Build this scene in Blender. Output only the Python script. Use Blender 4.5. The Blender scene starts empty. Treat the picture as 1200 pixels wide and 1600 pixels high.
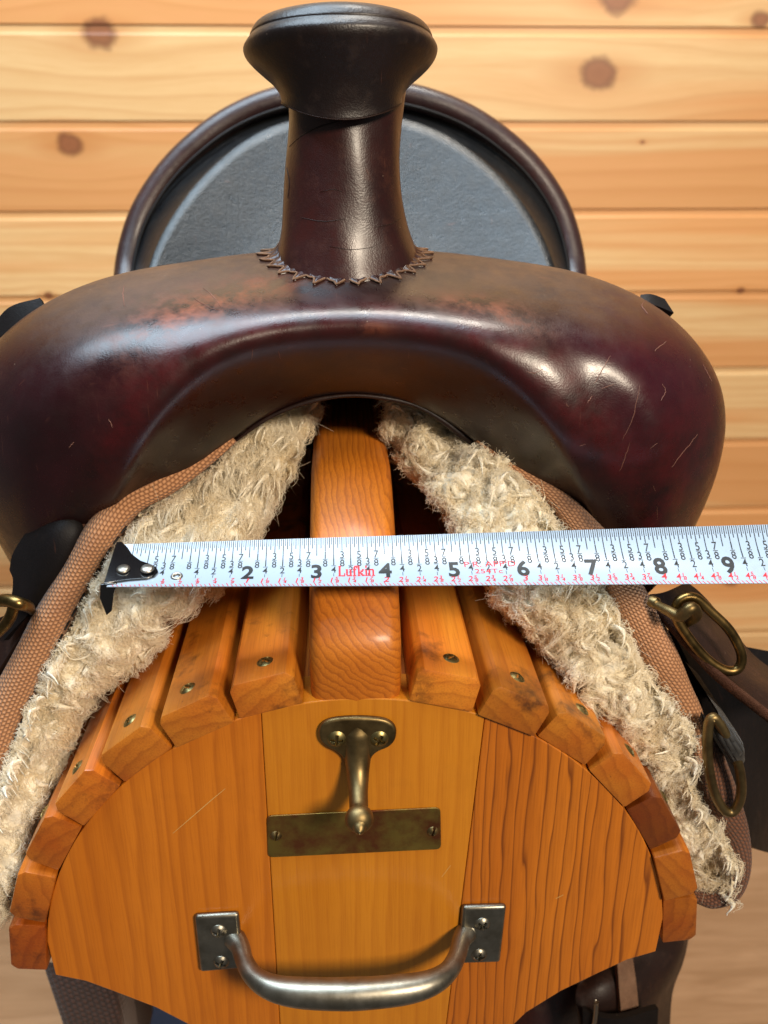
import bpy, bmesh, math, random
import numpy as np
from mathutils import Vector, Matrix
from mathutils.bvhtree import BVHTree
from math import radians as R, sin, cos, pi

# ------------------------------------------------------------------ units, camera, light, exposure
U = 0.0239                 # one modelling unit in metres (a little under an inch)
FLOOR = -45.0              # floor height in units, the lens is at height 0
PITCH, YAW, FPX = R(22.5), R(2.7), 1450.0
CAMX = -0.15
scene = bpy.context.scene
col = scene.collection

def W(p):
    return Vector((p[0]*U, p[1]*U, (p[2]-FLOOR)*U))

def ray(u, v):
    a = (u-600)/FPX; b = (v-800)/FPX
    y = cos(PITCH)-b*sin(PITCH); z = -sin(PITCH)-b*cos(PITCH)
    return (a*cos(YAW)+y*sin(YAW), -a*sin(YAW)+y*cos(YAW), z)

def at(u, v, Y):           # the place at depth Y that was measured at (u, v) in the photograph
    d = ray(u, v); t = Y/d[1]
    return (CAMX+d[0]*t, Y, d[2]*t)

cam = bpy.data.cameras.new('camera'); camo = bpy.data.objects.new('camera', cam); col.objects.link(camo)
camo.location = W((CAMX, 0, 0)); camo.rotation_euler = (pi/2-PITCH, 0, -YAW)
cam.sensor_fit = 'VERTICAL'; cam.sensor_height = 36; cam.lens = FPX/1600*36
cam.clip_start = 0.02; cam.clip_end = 50
cam.dof.use_dof = True; cam.dof.focus_distance = 15.2*U; cam.dof.aperture_fstop = 13
scene.camera = camo
scene.render.resolution_x = 768; scene.render.resolution_y = 1024

wd = bpy.data.worlds.new('World'); scene.world = wd; wd.use_nodes = True
wd.node_tree.nodes['Background'].inputs[0].default_value = (0.9, 0.86, 0.82, 1)
wd.node_tree.nodes['Background'].inputs[1].default_value = 0.10

def area(name, loc, target, sx, sy, power, color):
    l = bpy.data.lights.new(name, 'AREA'); l.shape = 'RECTANGLE'; l.size = sx*U; l.size_y = sy*U
    l.energy = power; l.color = color
    o = bpy.data.objects.new(name, l); col.objects.link(o); o.location = W(loc)
    o.rotation_euler = (W(target)-W(loc)).to_track_quat('-Z', 'Y').to_euler()
    return o
area('room_lamp', (34, -46, 36), (0, 13, -9), 15, 15, 37, (1.0, 0.85, 0.66))
area('ceiling_panel', (-20, 16, 60), (-6, 24, -6), 50, 44, 46, (0.68, 0.85, 1.0))
area('wall_lamp', (10, 26, 66), (4, 60, 0), 24, 12, 21, (1.0, 0.93, 0.82))
scene.view_settings.view_transform = 'Standard'; scene.view_settings.look = 'None'
scene.view_settings.exposure = 0.12; scene.view_settings.gamma = 1.0

scene.cycles.max_bounces = 6; scene.cycles.diffuse_bounces = 3; scene.cycles.glossy_bounces = 3; scene.cycles.transmission_bounces = 3
scene.cycles_curves.shape = 'RIBBONS'; scene.cycles_curves.subdivisions = 1
scene.cycles.caustics_reflective = False; scene.cycles.caustics_refractive = False
rng = np.random.default_rng(7); random.seed(7)

# ------------------------------------------------------------------ helpers: objects
WPOS = {}
def thing(name, label, cat, loc, group=None):
    o = bpy.data.objects.new(name, None); col.objects.link(o); o.location = W(loc)
    o.empty_display_size = 0.02
    o['label'] = label; o['category'] = cat
    if group: o['group'] = group
    WPOS[o.name] = W(loc)
    return o

def mk(name, verts, faces, mat, parent=None, smooth=True, uvs=None, label=None, attrs=None, bevel=0, bsegs=2, subsurf=0, solid=0):
    V = np.array(verts, dtype=np.float64)*U; V[:, 2] -= FLOOR*U
    org = Vector(((V.min(0)+V.max(0))/2).tolist())
    V -= np.array(org)
    me = bpy.data.meshes.new(name); me.from_pydata(V.tolist(), [], [list(map(int, f)) for f in faces]); me.update()
    if smooth:
        me.polygons.foreach_set('use_smooth', [True]*len(me.polygons))
    if uvs is not None:
        lay = me.uv_layers.new(name='UVMap')
        li = np.zeros(len(me.loops), dtype=np.int32); me.loops.foreach_get('vertex_index', li)
        lay.data.foreach_set('uv', np.array(uvs, dtype=np.float32)[li].ravel())
    if attrs:
        for k, a in attrs.items():
            at_ = me.attributes.new(k, 'FLOAT', 'POINT'); at_.data.foreach_set('value', np.array(a, dtype=np.float32))
    me.materials.append(mat)
    o = bpy.data.objects.new(name, me); col.objects.link(o)
    pw = WPOS[parent.name] if parent else Vector((0, 0, 0))
    o.parent = parent; o.location = org-pw; WPOS[o.name] = org
    if bevel:
        m = o.modifiers.new('bevel', 'BEVEL'); m.width = bevel*U; m.segments = bsegs; m.limit_method = 'ANGLE'; m.angle_limit = R(35)
        m.harden_normals = False
    if solid:
        m = o.modifiers.new('solid', 'SOLIDIFY'); m.thickness = solid*U; m.offset = 0
    if subsurf:
        m = o.modifiers.new('subsurf', 'SUBSURF'); m.levels = subsurf; m.render_levels = subsurf
    if label: o['label'] = label
    return o

def grid_faces(n, m, close_i=False, close_j=False):
    f = []
    for i in range(n if close_i else n-1):
        for j in range(m if close_j else m-1):
            i2 = (i+1) % n; j2 = (j+1) % m
            f.append((i*m+j, i2*m+j, i2*m+j2, i*m+j2))
    return f

def cr(P, n, closed=False):
    """Catmull-Rom resample of control points P (k x d) to n points."""
    P = np.array(P, dtype=float); k = len(P)
    if closed: ts = np.linspace(0, k, n, endpoint=False)
    else: ts = np.linspace(0, k-1, n)
    out = []
    for t in ts:
        i = int(math.floor(t)); 
        if not closed: i = min(i, k-2)
        f = t-i
        def g(q):
            if closed: return P[q % k]
            if q < 0: return 2*P[0]-P[1]
            if q > k-1: return 2*P[k-1]-P[k-2]
            return P[q]
        a, b, c, d = g(i-1), g(i), g(i+1), g(i+2)
        out.append(0.5*((2*b)+(c-a)*f+(2*a-5*b+4*c-d)*f*f+(3*b-a-3*c+d)*f**3))
    return np.array(out)

def dense(rows, n, m):
    """rows[i][j] control points -> n x m grid through them"""
    A = np.array([cr(r, m) for r in rows])
    return np.array([cr(A[:, j], n) for j in range(m)]).transpose(1, 0, 2)

def tube(path, rad, segs=14, closed=False, flat=1.0, caps=True, n=None, up=(0, 0, 1)):
    """tube along path; rad scalar or list; flat squeezes along the frame's second axis"""
    P = np.array(path, dtype=float)
    if n: 
        if not np.isscalar(rad): rad = np.interp(np.linspace(0, 1, n), np.linspace(0, 1, len(rad)), rad)
        P = cr(P, n, closed)
    k = len(P); rad = np.full(k, rad) if np.isscalar(rad) else np.array(rad)
    T = np.roll(P, -1, 0)-np.roll(P, 1, 0)
    if not closed: T[0] = P[1]-P[0]; T[-1] = P[-1]-P[-2]
    T /= np.linalg.norm(T, axis=1)[:, None]
    a = np.array(up, dtype=float); V = []; 
    for i in range(k):
        a = a-T[i]*a.dot(T[i]); a /= np.linalg.norm(a); b = np.cross(T[i], a)
        for s in range(segs):
            th = 2*pi*s/segs; V.append(P[i]+rad[i]*(cos(th)*a+sin(th)*b*flat))
    F = grid_faces(k, segs, closed, True)
    if caps and not closed:
        F.append(tuple(range(segs))[::-1]); F.append(tuple((k-1)*segs+s for s in range(segs)))
    return np.array(V), F

def join(*parts):
    V = []; F = []; o = 0
    for v, f in parts:
        V.extend(np.array(v).tolist()); F.extend([tuple(i+o for i in q) for q in f]); o += len(v)
    return V, F

def prism(poly, y0, y1):
    """polygon in (x, z) extruded from depth y0 (front) to y1"""
    n = len(poly)
    V = [(p[0], y0, p[1]) for p in poly]+[(p[0], y1, p[1]) for p in poly]
    F = [tuple(range(n)), tuple(range(2*n-1, n-1, -1))]
    for i in range(n): F.append((i, i+n, (i+1) % n+n, (i+1) % n))
    return V, F

def boxv(x0, x1, y0, y1, z0, z1):
    return prism([(x0, z0), (x1, z0), (x1, z1), (x0, z1)], y0, y1)

# ------------------------------------------------------------------ helpers: shader nodes
def C(h, k=1.0):
    h = h.lstrip('#'); c = [int(h[i:i+2], 16)/255 for i in (0, 2, 4)]
    return tuple((x/12.92 if x <= 0.04045 else ((x+0.055)/1.055)**2.4)*k for x in c)+(1,)

class NT:
    def __init__(s, name):
        s.m = bpy.data.materials.new(name); s.m.use_nodes = True; s.t = s.m.node_tree
        s.b = s.t.nodes['Principled BSDF']
    def n(s, t, **kw):
        o = s.t.nodes.new(t)
        for k, v in kw.items(): setattr(o, k, v)
        return o
    def put(s, sock, v):
        if isinstance(v, bpy.types.NodeSocket): s.t.links.new(v, sock)
        elif v is not None: sock.default_value = v
    def math(s, op, a, b=None, c=None, clamp=False):
        o = s.n('ShaderNodeMath', operation=op, use_clamp=clamp)
        for i, v in enumerate((a, b, c)): s.put(o.inputs[i], v)
        return o.outputs[0]
    def vmath(s, op, a, b=None):
        o = s.n('ShaderNodeVectorMath', operation=op); s.put(o.inputs[0], a)
        if b is not None: s.put(o.inputs[1], b)
        return o.outputs['Value'] if op in ('LENGTH', 'DOT_PRODUCT') else o.outputs[0]
    def coords(s, which='Object', scale=(1, 1, 1), rand=0):
        tc = s.n('ShaderNodeTexCoord')
        v = tc.outputs[which]
        if which == 'World': v = None
        k = 1/U if which == 'Object' else 1
        v = s.vmath('MULTIPLY', v, (k*scale[0], k*scale[1], k*scale[2]))
        if rand:
            oi = s.n('ShaderNodeObjectInfo')
            r = s.math('MULTIPLY', oi.outputs['Random'], rand)
            cx = s.n('ShaderNodeCombineXYZ'); s.put(cx.inputs[0], r); s.put(cx.inputs[1], s.math('MULTIPLY', r, 1.7)); s.put(cx.inputs[2], s.math('MULTIPLY', r, 0.6))
            v = s.vmath('ADD', v, cx.outputs[0])
        return v
    def noise(s, v, scale, detail=4, rough=0.55, dist=0, out=0):
        o = s.n('ShaderNodeTexNoise'); s.put(o.inputs['Vector'], v); o.inputs['Scale'].default_value = scale
        o.inputs['Detail'].default_value = detail; o.inputs['Roughness'].default_value = rough; o.inputs['Distortion'].default_value = dist
        return o.outputs[out]
    def vor(s, v, scale, feature='F1', out=0):
        o = s.n('ShaderNodeTexVoronoi', feature=feature); s.put(o.inputs['Vector'], v); o.inputs['Scale'].default_value = scale
        return o.outputs[out]
    def ramp(s, f, stops, interp='LINEAR'):
        o = s.n('ShaderNodeValToRGB'); s.put(o.inputs[0], f); e = o.color_ramp; e.interpolation = interp
        while len(e.elements) < len(stops): e.elements.new(0.5)
        for q, (p, c) in zip(e.elements, stops):
            q.position = p; q.color = c if not np.isscalar(c) else (c, c, c, 1)
        return o.outputs[0]
    def mix(s, f, a, b, mode='MIX'):
        o = s.n('ShaderNodeMix', data_type='RGBA', blend_type=mode); s.put(o.inputs[0], f); s.put(o.inputs[6], a); s.put(o.inputs[7], b)
        return o.outputs[2]
    def attr(s, name):
        return s.n('ShaderNodeAttribute', attribute_name=name).outputs['Fac']
    def bump(s, h, strength=0.3, dist=0.02, normal=None):
        o = s.n('ShaderNodeBump'); s.put(o.inputs['Height'], h); o.inputs['Strength'].default_value = strength
        o.inputs['Distance'].default_value = dist*U
        if normal is not None: s.put(o.inputs['Normal'], normal)
        return o.outputs[0]
    def done(s, color=None, rough=None, normal=None, metal=None, spec=None, coat=None, coatr=None, sheen=None):
        i = s.b.inputs
        if color is not None: s.put(i['Base Color'], color)
        if rough is not None: s.put(i['Roughness'], rough)
        if normal is not None: s.put(i['Normal'], normal)
        if metal is not None: s.put(i['Metallic'], metal)
        if spec is not None: s.put(i['Specular IOR Level'], spec)
        if coat is not None: s.put(i['Coat Weight'], coat)
        if coatr is not None: s.put(i['Coat Roughness'], coatr)
        if sheen is not None: s.put(i['Sheen Weight'], sheen)
        return s.m

# ------------------------------------------------------------------ materials
def leather(name, base, alt, worn, rough=(0.28, 0.5), wear_attr=False, coat=0.25, grain=0.12, seed=0.0, spec=0.5):
    t = NT(name); v = t.vmath('ADD', t.coords(), (seed, seed*2, 0))
    n1 = t.noise(v, 0.55, 5, 0.6); n2 = t.noise(v, 3.0, 6, 0.65); n3 = t.noise(v, 14, 4, 0.6)
    c = t.mix(t.ramp(n1, [(0.36, 0), (0.62, 1)]), C(base), C(alt))
    c = t.mix(t.math('MULTIPLY', t.ramp(n2, [(0.4, 0), (0.7, 1)]), 0.6), c, C(base, 0.4))
    wn = t.ramp(n2, [(0.52, 0), (0.66, 1)])
    if wear_attr:
        red = t.math('MULTIPLY', t.attr('red'), t.ramp(t.noise(v, 1.7, 6, 0.65), [(0.32, 0.15), (0.62, 1)]))
        c = t.mix(red, c, C('#420d10'))
        pur = t.math('MULTIPLY', t.attr('purple'), t.ramp(n1, [(0.3, 0.4), (0.6, 1)]))
        c = t.mix(pur, c, C('#300c17'))
        w = t.attr('wear'); w2 = t.math('MULTIPLY', w, t.ramp(t.noise(v, 1.3, 6, 0.68), [(0.32, 0.1), (0.62, 1)]))
        c = t.mix(w2, c, C(worn))
        rub = t.math('MULTIPLY', t.attr('rub'), t.ramp(n2, [(0.42, 0), (0.62, 1)]))
        c = t.mix(rub, c, C('#74381c'))
    else:
        c = t.mix(t.math('MULTIPLY', wn, 0.3), c, C(worn))
    # fine scuffs: short stretched streaks in two directions
    for k, (rot, sc) in enumerate((((0, 0.5, 0.3), (9, 0.8, 0.7)), ((0.4, -0.7, 1.0), (0.9, 8, 0.8)))):
        mp = t.n('ShaderNodeMapping'); t.put(mp.inputs[0], v); mp.inputs['Rotation'].default_value = rot; mp.inputs['Scale'].default_value = sc
        st = t.noise(mp.outputs[0], 1.6, 2, 0.5)
        s = t.math('MULTIPLY', t.ramp(st, [(0.70, 0), (0.74, 1)]), t.ramp(t.noise(v, 1.1, 2), [(0.5, 0), (0.62, 0.18)]))
        c = t.mix(s, c, C('#7a4a38'))
    spots = t.ramp(t.vor(v, 2.6), [(0.018, 1), (0.03, 0)])
    c = t.mix(t.math('MULTIPLY', spots, 0.5), c, C('#a08a78'))
    rr = t.math('ADD', t.math('MULTIPLY', t.ramp(n2, [(0.3, 0), (0.75, 1)]), rough[1]-rough[0]), rough[0])
    if wear_attr: rr = t.math('ADD', rr, t.math('MULTIPLY', t.attr('wear'), 0.24))
    crz = t.ramp(t.vor(t.vmath('ADD', v, t.vmath('MULTIPLY', t.n('ShaderNodeTexNoise').outputs['Color'], (0, 0, 0))), 5.0, 'DISTANCE_TO_EDGE'), [(0.0, 0.0), (0.06, 1.0)])
    pores = t.math('ADD', t.math('MULTIPLY', t.vor(v, 34), 1.0), t.math('MULTIPLY', crz, t.math('MULTIPLY', n1, 0.5))); h = t.math('ADD', t.math('MULTIPLY', pores, 0.5), t.math('ADD', t.math('MULTIPLY', n3, 0.8), t.math('MULTIPLY', n2, 1.2)))
    return t.done(c, rr, t.bump(h, grain, 0.05), coat=coat, coatr=0.22, spec=spec)

M = {}
M['fork'] = leather('fork leather', '#150707', '#240d0b', '#452c1b', (0.22, 0.42), True, 0.12, 0.055, 0.0, 0.5)
M['horn'] = leather('horn leather', '#280e0e', '#3a1613', '#54281c', (0.30, 0.46), False, 0.15, 0.09, 4)
M['cap'] = leather('horn wrap leather', '#130b0b', '#21120f', '#40302a', (0.36, 0.52), False, 0.08, 0.12, 8)
M['seat'] = leather('seat leather', '#0f1114', '#191919', '#2c2826', (0.26, 0.44), False, 0.05, 0.2, 12, 0.42)
M['roll'] = leather('cantle roll leather', '#2a1618', '#39211f', '#4d3a34', (0.32, 0.46), False, 0.2, 0.22, 15)
M['black_leather'] = leather('black leather', '#0c0a0b', '#151112', '#241c1a', (0.5, 0.65), False, 0.0, 0.1, 18, 0.22)
M['brown_leather'] = leather('brown leather', '#1c0f0c', '#2a1711', '#4a2e20', (0.42, 0.6), False, 0.02, 0.15, 21, 0.35)
M['raw_edge'] = leather('raw leather edge', '#6a4a36', '#8c6a50', '#a88a70', (0.7, 0.85), False, 0, 0.4, 25)
M['suede'] = leather('brown suede edge', '#3a2219', '#4c2f22', '#6a4836', (0.75, 0.9), False, 0, 0.5, 26, 0.2)
M['scratch'] = leather('scuffed leather', '#5a3228', '#7c5040', '#9a7460', (0.6, 0.8), False, 0, 0.2, 27)

def wood(name, axis, light, mid, dark, freq=3.0, centre=(0, 0), warp=0.5, rough=0.25, rand=40, contrast=1.0, coat=0.5, stains=0.0, fiber=0.35, lines=(0.55, 0.9), tint=0.25):
    """solid wood: growth rings round an axis, so faces show stripes and ends show arcs"""
    t = NT(name); v = t.coords(rand=0)
    oi = t.n('ShaderNodeObjectInfo'); rnd = oi.outputs['Random']
    r = t.math('MULTIPLY', rnd, rand)
    cx = t.n('ShaderNodeCombineXYZ')
    for k in range(3): t.put(cx.inputs[k], t.math('MULTIPLY', r, (1.0, 1.3, 0.7)[k]))
    vn = t.vmath('ADD', v, cx.outputs[0])
    sq = [1, 1, 1]; sq[axis] = 0.10
    vs = t.vmath('MULTIPLY', vn, tuple(sq))
    wv = t.n('ShaderNodeTexNoise'); t.put(wv.inputs['Vector'], vs); wv.inputs['Scale'].default_value = 0.8; wv.inputs['Detail'].default_value = 3
    off = t.vmath('MULTIPLY', t.vmath('SUBTRACT', wv.outputs['Color'], (0.5, 0.5, 0.5)), (warp*2,)*3)
    p = t.vmath('ADD', v, off)
    s = t.n('ShaderNodeSeparateXYZ'); t.put(s.inputs[0], p)
    oth = [k for k in range(3) if k != axis]
    jit = t.math('MULTIPLY', t.math('SUBTRACT', t.math('FRACT', t.math('MULTIPLY', rnd, 7.31)), 0.5), 3.0 if rand else 0)
    a = t.math('ADD', t.math('SUBTRACT', s.outputs[oth[0]], centre[0]), jit); b = t.math('SUBTRACT', s.outputs[oth[1]], centre[1])
    rad = t.math('SQRT', t.math('ADD', t.math('MULTIPLY', a, a), t.math('MULTIPLY', b, b)))
    ring = t.math('FRACT', t.math('MULTIPLY', t.math('ADD', rad, t.math('MULTIPLY', t.noise(vs, 3.0, 2), 0.25)), freq))
    lite, md, dk = C(light), C(mid), C(dark)
    ringf = t.ramp(ring, [(0.0, 0.15), (0.08, 0.0), (lines[0], 0.25), (lines[1], 1.0), (1.0, 0.2)])
    ringf = t.math('MULTIPLY', ringf, contrast)
    fs = [34, 34, 34]; fs[axis] = 0.9
    fib = t.noise(t.vmath('MULTIPLY', vn, tuple(fs)), 1.0, 3, 0.6)
    c = t.mix(t.ramp(t.noise(vs, 0.9, 3), [(0.3, 0), (0.7, 1)]), lite, md)
    c = t.mix(ringf, c, dk)
    c = t.mix(t.math('MULTIPLY', t.ramp(fib, [(0.45, 0), (0.75, 1)]), fiber), c, dk)
    # each board its own tone
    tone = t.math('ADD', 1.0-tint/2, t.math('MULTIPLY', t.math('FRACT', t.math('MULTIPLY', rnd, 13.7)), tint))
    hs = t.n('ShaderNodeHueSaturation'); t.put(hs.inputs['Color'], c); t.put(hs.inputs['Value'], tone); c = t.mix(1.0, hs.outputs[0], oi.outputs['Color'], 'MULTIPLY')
    if stains:
        st = t.ramp(t.noise(vn, 0.75, 6, 0.7), [(0.55, 0), (0.68, 1)])
        c = t.mix(t.math('MULTIPLY', st, stains), c, C('#2a1208'))
        sp = t.ramp(t.noise(vn, 9, 4, 0.7), [(0.66, 0), (0.74, 1)])
        c = t.mix(t.math('MULTIPLY', sp, stains*0.8), c, C('#241008'))
    rr = t.math('ADD', rough, t.math('MULTIPLY', t.noise(vn, 2.2, 4), 0.2))
    h = t.math('ADD', t.math('MULTIPLY', ringf, -0.6), t.math('ADD', t.math('MULTIPLY', fib, -0.5), t.math('MULTIPLY', t.noise(vn, 1.2, 3), 1.5)))
    return t.done(c, rr, t.bump(h, 0.18, 0.03), coat=coat, coatr=0.18)

M['slat'] = wood('varnished pine slat', 1, '#d08326', '#bc6216', '#78340c', 4.2, (0.3, -2.2), 0.16, 0.3, 40, 0.32, 0.4, 0.75, tint=0.45)
M['ridge'] = wood('varnished pine ridge', 1, '#d07a1e', '#be6614', '#7a3408', 9, (2.6, 2.0), 0.12, 0.42, 0, 0.5, 0.15, 0.08)
M['end_left'] = wood('varnished fir board, fine grain', 2, '#d27a1a', '#c66e10', '#a0520c', 3.6, (7.0, 2.5), 0.5, 0.34, 0, 0.45, 0.3, 0.05)
M['end_mid'] = wood('varnished fir board, pale', 2, '#dc8c20', '#d08018', '#b4640e', 4.0, (9.0, 5.0), 0.4, 0.34, 0, 0.3, 0.3, 0.05)
M['end_right'] = wood('varnished fir board, bold grain', 2, '#d47a1c', '#c66c14', '#6a3008', 6.6, (2.9, 2.2), 0.25, 0.34, 0, 0.85, 0.3, 0.05, 0.3, (0.80, 0.955))

def metal(name, c1, c2, rough=0.3, spot=0.5):
    t = NT(name); v = t.coords(rand=9); n = t.noise(v, 1.8, 6, 0.65)
    c = t.mix(t.ramp(n, [(0.4, 0), (0.62, 1)]), C(c1), C(c2))
    r = t.math('ADD', rough, t.math('MULTIPLY', t.noise(v, 4, 5), 0.25))
    h = t.noise(v, 22, 3)
    return t.done(c, r, t.bump(h, 0.05, 0.02), metal=1.0)
M['brass_old'] = metal('aged brass', '#8a7650', '#665538', 0.34)
M['brass_plate'] = metal('tarnished brass plate', '#a08848', '#8a5638', 0.4)
M['brass_ring'] = metal('ring brass', '#94794a', '#5a4a2c', 0.22)
M['nickel'] = metal('brushed nickel', '#9c978a', '#807a6c', 0.27)
M['screw'] = metal('yellow zinc screw', '#a89868', '#7e7044', 0.28)
M['black_metal'] = NT('black enamelled steel').done(C('#08080a'), 0.22, coat=1.0, coatr=0.08)
M['steel'] = metal('rivet steel', '#b8b2a8', '#8e887e', 0.28)

def simple(name, c, rough=0.6, var=0.15, scale=3.0):
    t = NT(name); v = t.coords(rand=5); n = t.noise(v, scale, 5)
    return t.done(t.mix(t.math('MULTIPLY', n, var*2), C(c), C(c, 0.5)), rough, t.bump(n, 0.1, 0.02))
def tape_mat():
    t = NT('white tape enamel'); v = t.coords(); n = t.noise(v, 2.5, 6, 0.7)
    c = t.mix(t.ramp(n, [(0.55, 0), (0.75, 0.35)]), C('#9cadbf'), C('#808489'))
    sp = t.ramp(t.noise(v, 16, 3, 0.6), [(0.70, 0), (0.76, 0.6)])
    c = t.mix(sp, c, C('#8a7a64'))
    return t.done(c, t.math('ADD', 0.22, t.math('MULTIPLY', n, 0.2)), coat=0.2, coatr=0.1)
M['tape'] = tape_mat()
M['ink'] = simple('black print', '#16181c', 0.5, 0.1)
M['red_ink'] = simple('red print', '#c8202c', 0.5, 0.1)
M['thread'] = simple('dark thread', '#1c1512', 0.8)

def webbing(name, c1, c2, dirt, fu, fv):
    t = NT(name); tc = t.n('ShaderNodeTexCoord'); s = t.n('ShaderNodeSeparateXYZ'); t.put(s.inputs[0], tc.outputs['UV'])
    v = t.coords()
    jn = t.math('MULTIPLY', t.math('SUBTRACT', t.noise(v, 2.5, 2), 0.5), 0.5)
    u_ = t.math('ADD', t.math('MULTIPLY', s.outputs[0], fu), jn); v_ = t.math('MULTIPLY', s.outputs[1], fv)
    row = t.math('FLOOR', v_); shift = t.math('MULTIPLY', t.math('MODULO', row, 2.0), 0.5)
    a = t.math('ABSOLUTE', t.math('SINE', t.math('MULTIPLY', t.math('ADD', u_, shift), pi)))
    b = t.math('ABSOLUTE', t.math('SINE', t.math('MULTIPLY', v_, pi)))
    h = t.math('POWER', t.math('MULTIPLY', a, b), 0.6)
    c = t.mix(h, C(c2), C(c1))
    c = t.mix(t.ramp(t.noise(v, 0.9, 5, 0.6), [(0.52, 0), (0.72, 0.75)]), c, C(dirt))
    if True:
        c = t.mix(t.math('MULTIPLY', t.attr('soil'), t.ramp(t.noise(v, 3, 4), [(0.3, 0.5), (0.6, 1)])), c, C('#1b1518'))
    return t.done(c, 0.75, t.bump(h, 0.55, 0.05), sheen=0.15)
M['web'] = webbing('brown woven binding', '#cc9468', '#80502f', '#98684a', 12, 15)
M['web2'] = webbing('brown woven lining', '#7a4c32', '#3a2114', '#553526', 10, 14)
M['strap'] = webbing('black ribbed strap', '#262422', '#0c0b0c', '#181615', 3.0, 11)
M['strap_brown'] = webbing('dark brown cinch webbing', '#4a3026', '#20140f', '#33221b', 7, 7)

def wool():
    t = NT('cream wool'); v = t.coords(); n = t.noise(v, 1.1, 5, 0.6); n2 = t.noise(v, 5, 4)
    c = t.mix(t.ramp(n, [(0.35, 0), (0.65, 1)]), C('#fff7e6'), C('#faebcc'))
    c = t.mix(t.math('MULTIPLY', t.ramp(n2, [(0.52, 0), (0.7, 1)]), 0.25), c, C('#e8d8b4'))
    m = t.done(c, 0.9, None, sheen=0.2)
    tr = t.n('ShaderNodeBsdfTranslucent'); t.put(tr.inputs[0], c)
    mx = t.n('ShaderNodeMixShader'); mx.inputs[0].default_value = 0.42
    t.put(mx.inputs[1], t.b.outputs[0]); t.put(mx.inputs[2], tr.outputs[0])
    t.put(t.t.nodes['Material Output'].inputs[0], mx.outputs[0])
    return m
M['wool'] = wool()
def fleece_base():
    t = NT('felted wool backing'); v = t.coords(); n = t.noise(v, 2.2, 8, 0.7); n2 = t.noise(v, 12, 6, 0.7)
    c = t.mix(t.ramp(n, [(0.35, 0), (0.65, 1)]), C('#fdf6e6'), C('#efe2c4'))
    h = t.math('ADD', n, t.math('MULTIPLY', n2, 0.5))
    return t.done(c, 0.95, t.bump(h, 0.6, 0.12), sheen=0.2)
M['fleece'] = fleece_base()
M['blue'] = simple('dark blue denim', '#1a2438', 0.85, 0.3, 8)

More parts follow.
